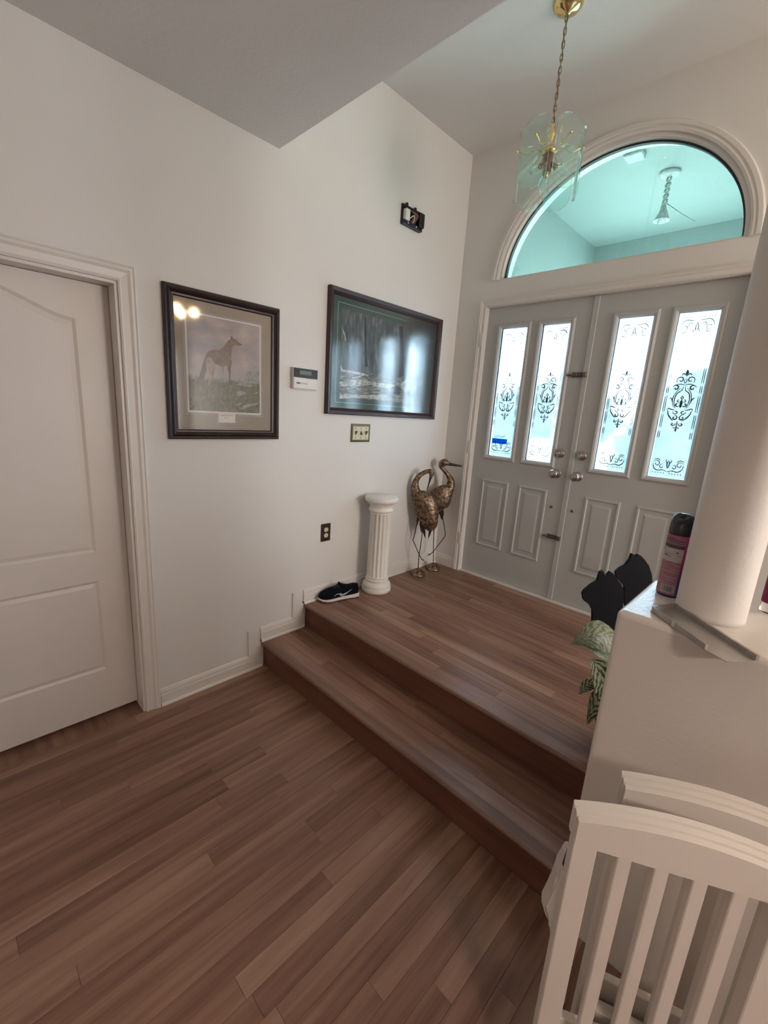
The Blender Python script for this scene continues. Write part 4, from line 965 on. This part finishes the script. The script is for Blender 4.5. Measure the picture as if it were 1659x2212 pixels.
h2 = [(1412, 1300), (1410, 1262), (1408, 1240), (1402, 1222), (1392, 1208), (1384, 1200), (1378, 1199), (1374, 1203), (1371, 1204), (1370, 1198), (1366, 1197), (1361, 1210), (1352, 1222), (1340, 1228), (1331, 1236), (1332, 1248), (1342, 1258), (1350, 1268), (1350, 1300)]
cutout('second black flat dog-head cutout between the first cutout and the spray can', h2, 2.20)

# potted plant with pale striped leaves, mostly hidden by the half wall
pp = Vector((1.868, -.955, LZ))
pt = thing('potted_plant', 'leafy potted plant with pale striped leaves behind the half wall', 'plant', pp)
M['pot'] = mat('black_plastic_pot', (.012, .010, .014, 1), .5); M['soil'] = mat('dark_soil', (.03, .02, .015, 1), .9); M['stem'] = mat('green_stem', (.10, .14, .06, 1), .6)
bm = B(); lathe(bm, [(.070, 0), (.078, .005), (.100, .15), (.106, .16), (.106, .178), (.098, .178), (.094, .15)], pp, 32, cap=False); bm.faces.new([v for v in bm.verts[:32]][::-1]); new_obj('pot', bm, M['pot'], pt, True)
bm = B(); lathe(bm, [(.094, .149), (.09, .155), (.02, .16)], pp, 24); new_obj('soil', bm, M['soil'], pt)
def leafmat(name, g, p, sc, thr):
    k = N(name); k.b.inputs['Roughness'].default_value = .45
    c = k.n('ShaderNodeUVMap').outputs[0] if False else k.n('ShaderNodeTexCoord').outputs['UV']; sp_ = k.n('ShaderNodeSeparateXYZ'); k.l(c, sp_.inputs[0])
    ab = k.n('ShaderNodeMath', operation='ABSOLUTE'); sb_ = k.n('ShaderNodeMath', operation='SUBTRACT'); sb_.inputs[1].default_value = .5; k.l(sp_.outputs[1], sb_.inputs[0]); k.l(sb_.outputs[0], ab.inputs[0])
    mu = k.n('ShaderNodeMath', operation='MULTIPLY_ADD'); mu.inputs[1].default_value = .55; k.l(ab.outputs[0], mu.inputs[0]); k.l(sp_.outputs[0], mu.inputs[2])
    no = k.noise(7, 3, c); m2 = k.n('ShaderNodeMath', operation='MULTIPLY_ADD'); m2.inputs[1].default_value = .22; k.l(no.outputs[0], m2.inputs[0]); k.l(mu.outputs[0], m2.inputs[2])
    m3 = k.n('ShaderNodeMath', operation='MULTIPLY'); m3.inputs[1].default_value = sc; k.l(m2.outputs[0], m3.inputs[0]); sn = k.n('ShaderNodeMath', operation='SINE'); k.l(m3.outputs[0], sn.inputs[0])
    ms = k.n('ShaderNodeMath', operation='MULTIPLY_ADD'); ms.inputs[1].default_value = .5; ms.inputs[2].default_value = .5; k.l(sn.outputs[0], ms.inputs[0])
    k.l(k.ramp(ms.outputs[0], [(thr - .12, g), (thr + .12, p)]), k.b.inputs['Base Color']); return k.m
M['leafpale'] = leafmat('pale_green_leaf', (.10, .125, .07, 1), (.23, .255, .18, 1), 60, .36)
M['leafstripe'] = leafmat('striped_leaf', (.016, .024, .012, 1), (.24, .25, .14, 1), 38, .50)
def leaf_blade(spine, widths, bend, m, side):
    """spine world points, half widths, side: sideways direction"""
    bm = B(); uv = bm.loops.layers.uv.new('UVMap'); sp_ = smoothpts(spine, 5); n_ = len(sp_); ws = [w.x for w in smoothpts([(w, 0, 0) for w in widths], 5)]
    rows = []; M_ = 6
    for i, p in enumerate(sp_):
        tn = (sp_[min(i + 1, n_ - 1)] - sp_[max(i - 1, 0)]).normalized(); s = (side - tn * side.dot(tn)).normalized(); nn = tn.cross(s)
        rows.append([bm.verts.new(p + s * ws[i] * (2 * j / M_ - 1) + nn * bend * ws[i] * ((2 * j / M_ - 1) ** 2) + nn * .0015 * math.sin(i * 1.7 + j)) for j in range(M_ + 1)])
    for i in range(n_ - 1):
        for j in range(M_):
            f = bm.faces.new((rows[i][j], rows[i + 1][j], rows[i + 1][j + 1], rows[i][j + 1]))
            for lo, (a, b_) in zip(f.loops, ((i, j), (i + 1, j), (i + 1, j + 1), (i, j + 1))): lo[uv].uv = (a / (n_ - 1), b_ / M_)
    o_ = new_obj('leaf', bm, m, pt, True); return o_
PB = pp + Vector((-.01, 0, 0))
lv = lambda px, off=0: onv(px, PB) + NH * off
crown = pp + Vector((0, 0, .24))
leaf_blade([lv((1372, 1415), .02), lv((1335, 1388), .0), lv((1300, 1368), -.01), lv((1262, 1372), -.02), lv((1230, 1384), -.02)], [.012, .045, .056, .034, .002], .35, M['leafpale'], Vector((0, 0, 1)) * .8 + NH * .6)
leaf_blade([lv((1350, 1460), .05), lv((1325, 1430), .045), lv((1298, 1408), .04), lv((1276, 1398), .035), lv((1262, 1396), .03)], [.008, .026, .030, .018, .002], .2, M['leafpale'], Vector((0, 0, 1)) * .7 + NH * .7)
leaf_blade([lv((1318, 1535), .01), lv((1303, 1500), .0), lv((1296, 1468), -.01), lv((1285, 1432), -.015), lv((1268, 1420), -.02)], [.014, .028, .036, .030, .003], -.2, M['leafstripe'], RH + NH * .2)
leaf_blade([lv((1325, 1500), .01), lv((1300, 1492), -.02), lv((1282, 1500), -.035), lv((1268, 1520), -.04), lv((1258, 1548), -.04), lv((1258, 1528), -.04)][:5], [.016, .030, .034, .026, .004], .3, M['leafstripe'], RH * -.3 + NH + Vector((0, 0, .5)))
leaf_blade([lv((1312, 1490), .04), lv((1285, 1482), .02), lv((1266, 1487), .01), lv((1252, 1500), .0)], [.012, .020, .020, .003], .2, M['leafstripe'], NH + Vector((0, 0, .6)))
for i in range(5):
    a = i * 1.25 + .4; d = Vector((math.cos(a) * .5 + .35, math.sin(a) * .6 + .3, 0))
    leaf_blade([crown, crown + d * .05 + Vector((0, 0, .10)), crown + d * .12 + Vector((0, 0, .16)), crown + d * .20 + Vector((0, 0, .14))], [.010, .035, .032, .003], .2, M['leafpale'] if i % 2 else M['leafstripe'], Vector((-d.y, d.x, 0)))
for tgt in ((1372, 1415), (1350, 1460), (1318, 1535), (1325, 1500), (1312, 1490)):
    bm = B(); e = lv(tgt, .01); tube(bm, smoothpts([pp + Vector((0, 0, .155)), (pp + e) / 2 + Vector((.005, .01, .16)), e]), .004, 6); new_obj('stem', bm, M['stem'], pt, True)

# ================================================================== ON THE HALF WALL
# aerosol can
ca = Vector((1.955, -1.197, HWZ)); cr = .0335; chh = .248
cn = thing('spray_can', 'pink and purple aerosol can with black cap on the half wall ledge', 'spray can', ca)
k = N('can_pink_to_purple'); c = k.coord(); sp = k.n('ShaderNodeSeparateXYZ'); k.l(c, sp.inputs[0]); m_ = k.n('ShaderNodeMath', operation='MULTIPLY'); m_.inputs[1].default_value = 1 / chh; k.l(sp.outputs[2], m_.inputs[0])
k.l(k.ramp(m_.outputs[0], [(.0, (.045, .02, .20, 1)), (.16, (.07, .02, .22, 1)), (.34, (.22, .02, .13, 1)), (.75, (.42, .035, .14, 1))]), k.b.inputs['Base Color']); k.b.inputs['Roughness'].default_value = .3; M['can'] = k.m
bm = B(); lathe(bm, [(.030, 0), (cr, .004), (cr, chh * .755), (cr * .97, chh * .765)], ca, 40); new_obj('body', bm, M['can'], cn, True)
bm = B()                                                # cap with a slanted scoop at the top
rings = []
for r, z in [(cr * .99, chh * .755), (cr * 1.0, chh * .77), (cr * .985, chh * .93), (cr * .90, chh * .99), (cr * .6, chh), (cr * .05, chh * .995)]:
    rings.append([bm.verts.new(ca + Vector((r * math.cos(2 * PI * i / 40), r * math.sin(2 * PI * i / 40), z - (.014 * max(0, math.cos(2 * PI * i / 40 - 4.2)) if z > chh * .92 else 0)))) for i in range(40)])
for A_, B_ in zip(rings, rings[1:]):
    for i in range(40): bm.faces.new((A_[i], A_[(i + 1) % 40], B_[(i + 1) % 40], B_[i]))
bm.faces.new(rings[0][::-1]); bm.faces.new(rings[-1]); M['cap'] = mat('black_glossy_cap', (.012, .014, .020, 1), .25); new_obj('cap', bm, M['cap'], cn, True)
lab_a = math.atan2(CAM.y - ca.y, CAM.x - ca.x) - .34     # middle of the label faces slightly left of the camera
def can_patch(bm, a0, a1, z0, z1, dr, n_=10):
    P_ = lambda a, z: ca + Vector(((cr + dr) * math.cos(lab_a + a), (cr + dr) * math.sin(lab_a + a), chh * z))
    for i in range(n_):
        u, v = a0 + (a1 - a0) * i / n_, a0 + (a1 - a0) * (i + 1) / n_
        poly(bm, [P_(u, z0), P_(v, z0), P_(v, z1), P_(u, z1)])
M['lab1'] = mat('label_rose', (.34, .16, .19, 1), .45, var=.12, vscale=150); M['lab2'] = mat('label_pale_grey', (.50, .45, .43, 1), .45, var=.1, vscale=150); M['labd'] = mat('label_dark_band', (.07, .055, .075, 1), .45); M['labi'] = mat('label_ink', (.07, .03, .06, 1), .5); M['lablt'] = mat('label_light_line', (.60, .40, .38, 1), .5)
bm = B(); can_patch(bm, -1.2, .80, .03, .735, .0003, 20); lb = new_obj('label', bm, M['lab1'], cn)
bm = B(); can_patch(bm, -1.2, .78, .44, .60, .0006, 20); new_obj('label_pale_block', bm, M['lab2'], lb)
bm = B(); can_patch(bm, -1.2, .80, .605, .645, .0006, 20); new_obj('label_dark_band', bm, M['labd'], lb)
bm = B()
rnd = random.Random(4)
for (z, h_, a0, a1, w) in ((.712, .014, -1.0, .0, .06), (.690, .016, -1.1, .70, .065), (.667, .010, -1.1, .72, .05), (.575, .012, -1.1, -.85, .05), (.560, .010, -1.1, -.75, .05), (.528, .006, -.9, .1, .05), (.500, .018, -.75, -.45, .11), (.497, .008, -.40, -.1, .06), (.545, .022, .25, .42, .1), (.518, .008, .35, .66, .05)):
    a = a0
    while a < a1:                                        # small print: too fine to read, letter-sized strokes
        ww = w * rnd.uniform(.5, 1); can_patch(bm, a, a + ww, z, z + h_ * rnd.uniform(.75, 1), .0009, 1); a += ww + w * .28
new_obj('label_small_print', bm, M['labi'], lb)
bm = B()
for (z, a0, a1) in ((.395, .38, .74), (.345, .10, .72), (.315, -.75, .68), (.245, -.3, .6), (.21, -.2, .5), (.17, -.9, .1)): can_patch(bm, a0, a1, z, z + .005, .0006, 8)
new_obj('label_text_lines', bm, M['lablt'], lb)
bm = B(); can_patch(bm, -.42, .70, .055, .150, .0006, 10); bc = new_obj('barcode_ground', bm, M['lab2'], lb)
bm = B(); a = -.30
while a < .60:
    ww = rnd.choice((.012, .018, .03)); can_patch(bm, a, a + ww, .068, .142, .0010, 1); a += ww + rnd.choice((.014, .022, .04))
new_obj('barcode', bm, M['labi'], lb)
# shallow metal tray hanging over the edge
tp = [onz(p, HWZ + zz) for p, zz in (((1407, 1310), .015), ((1464, 1304), .015), ((1642, 1416), .015), ((1592, 1430), .003))]
M['tray'] = mat('dull_grey_metal', (.42, .39, .36, 1), .38, .55, var=.12, vscale=25)
ty = thing('metal_tray', 'shallow grey metal tray overhanging the half wall ledge by the column', 'tray', (sum(tp, Vector()) / 4))
u = (tp[2] - tp[1]).normalized(); u.z = 0; v = Vector((-u.y, u.x, 0))
if v.dot(tp[1] - tp[0]) < 0: v = -v
o0 = tp[0]; LT = .34; WT = (tp[1] - tp[0]).dot(v)
o0 = tp[0] - u * 0
def tr_pt(a, b_, z): return Vector((o0.x, o0.y, 0)) + u * a + v * b_ + Vector((0, 0, HWZ + .001 + z))
s0 = (tp[1] - tp[0]).dot(u)                               # the far corner is skewed along the length
bm = B(); prism(bm, [tr_pt(0, 0, 0), tr_pt(s0, WT, 0), tr_pt((tp[2] - o0).dot(u), WT, 0), tr_pt((tp[3] - o0).dot(u), .012, 0), tr_pt((tp[3] - o0).dot(u) - .05, 0, 0)], (0, 0, .0015)); new_obj('pan', bm, M['tray'], ty)
Lf, Lb = (tp[3] - o0).dot(u) - .05, (tp[2] - o0).dot(u)
def rim(a, b_):
    a, b_ = Vector(a), Vector(b_); d = (b_ - a).normalized(); nrm = Vector((-d.y, d.x, 0)) * .0035
    bm = B(); prism(bm, [a - nrm, b_ - nrm, b_ + nrm, a + nrm], (0, 0, .014)); new_obj('rim', bm, M['tray'], ty)
rim(tr_pt(.004, .004, 0), tr_pt(Lf * .42, .004, 0)); rim(tr_pt(Lf * .48, .004, 0), tr_pt(Lf, .004, 0)); rim(tr_pt(0, 0.006, 0), tr_pt(s0, WT - .006, 0)); rim(tr_pt(s0, WT - .004, 0), tr_pt(Lb, WT - .004, 0))
# small magenta bottle at the far end of the ledge
bp = Vector((2.186, -1.106, HWZ))
bo = thing('bottle', 'dark magenta bottle with clear base behind the column on the ledge', 'bottle', bp)
M['magenta'] = mat('dark_magenta_label', (.16, .008, .06, 1), .35, var=.3, vscale=60)
bm = B(); lathe(bm, [(.024, 0), (.026, .003), (.026, .030), (.025, .032)], bp, 28); new_obj('clear_base', bm, M['clear'], bo, True)
bm = B(); lathe(bm, [(.0265, .031), (.027, .034), (.027, .115), (.020, .130), (.012, .138)], bp, 28); new_obj('body', bm, M['magenta'], bo, True)
bm = B(); lathe(bm, [(.013, .137), (.013, .165), (.011, .168)], bp, 20); new_obj('cap', bm, M['cap'], bo, True)

# ================================================================== WHITE SLAT-BACK CHAIRS FOLDED AGAINST THE HALF WALL
def slat_chair(label, tl_px, z_top, ang, width, n_slats, first):
    tl = onz(tl_px, z_top); e = Vector((math.cos(ang), math.sin(ang), 0)); w = Vector((-e.y, e.x, 0))   # w points away from the camera
    base = Vector((tl.x, tl.y, 0)) + e * width / 2; base.z = 0
    t = thing('folding_chair', label, 'chair', base, 'white slat-back chairs by the half wall')
    P_ = lambda a, d, z: Vector((tl.x, tl.y, 0)) + e * a + w * d + Vector((0, 0, z))
    crest = lambda a: z_top + .027 * math.sin(PI * min(1, max(0, a / width))) ** .9
    TH = .013; zr = z_top - .064
    for i in range(3):                                     # three laminated layers, each one lower towards the room
        bm = B(); n_ = 28; d0, d1 = -TH * i, -TH * (i + 1); dz = -.006 * i
        A_ = []
        for j in range(n_ + 1):
            a = .003 * i + (width - .006 * i) * j / n_
            A_.append([bm.verts.new(P_(a, dd, zz)) for dd, zz in ((d0, zr), (d0, crest(a) + dz), (d1, crest(a) + dz - .001), (d1, zr))])
        for p_, q_ in zip(A_, A_[1:]):
            for k_ in range(4): bm.faces.new((p_[k_], p_[(k_ + 1) % 4], q_[(k_ + 1) % 4], q_[k_]))
        bm.faces.new(A_[0][::-1]); bm.faces.new(A_[-1]); new_obj('top_rail_layer', bm, M['white'], t)
    def bar(name, a0, a1, d0, d1, z0, z1):
        bm = B(); prism(bm, [P_(a0, d0, z0), P_(a1, d0, z0), P_(a1, d1, z0), P_(a0, d1, z0)], (0, 0, z1 - z0)); bmesh.ops.bevel(bm, geom=bm.edges[:], offset=.002, segments=1, affect='EDGES'); new_obj(name, bm, M['white'], t)
    bar('leg', .004, first, -TH * 3 + .001, -.002, 0.0, zr + .002); bar('leg', width - first, width - .004, -TH * 3 + .001, -.002, 0.0, zr + .002)
    bar('lower_rail', first, width - first, -TH * 2.6, -TH * .4, .16, .22); bar('stretcher', first, width - first, -TH * 2.2, -TH * 1.0, .08, .11)
    sw_ = .0245; gap = (width - 2 * first - n_slats * sw_) / (n_slats + 1)
    for i in range(n_slats):
        a = first + gap + i * (gap + sw_); bar('slat', a, a + sw_, -TH * 2.3, -TH * .8, .22, zr + .002)
    bar('seat', first * .6, width - first * .6, .006, .026, .06, .27)     # folded flat behind the back
    return t
slat_chair('front white wooden slat-back chair with stepped arched top rail', (1240, 1727), .857, math.radians(28), .385, 4, .047)
slat_chair('white wooden slat-back chair tucked between the front chair and the half wall', (1343, 1664), .857, math.radians(21), .385, 4, .047)
# crumpled white cloth showing beside the front chair
from mathutils import noise
cb = onz((1205, 1965), .36)
cp = [(1240, 1838), (1226, 1846), (1214, 1876), (1203, 1897), (1194, 1930), (1180, 1958), (1176, 1968), (1181, 1985), (1192, 2003), (1196, 2020), (1204, 2060), (1240, 2060), (1252, 1980), (1252, 1900)]
base = Vector((cb.x, cb.y, 0)) + NH * .01
ps = [onv(p, base) for p in cp]
low = [Vector((v.x, v.y, 0)) for v in (ps[11] + RH * .01, ps[10] - RH * .0)]
out = ps[:11] + [low[1], low[0]] + ps[11:]
bm = B(); prism(bm, out, NH * .035)
bmesh.ops.bevel(bm, geom=bm.edges[:], offset=.006, segments=2, affect='EDGES')
cl_ = new_obj('cloth_bundle', bm, mat('white_cotton', (.60, .55, .51, 1), .8, bump=.6, bscale=30), org=base)
tag(cl_, 'crumpled white cloth hanging beside the front slat-back chair', 'cloth')
bm = B(); prism(bm, [onv(p, base) - NH * .004 for p in ((1224, 1832), (1229, 1848), (1234, 1864), (1231, 1884), (1228, 1902), (1222, 1888), (1214, 1864), (1219, 1848))], NH * .003); o = new_obj('dark_patch', bm, M['darkink'], cl_); o['label'] = 'dark diamond-shaped patch'
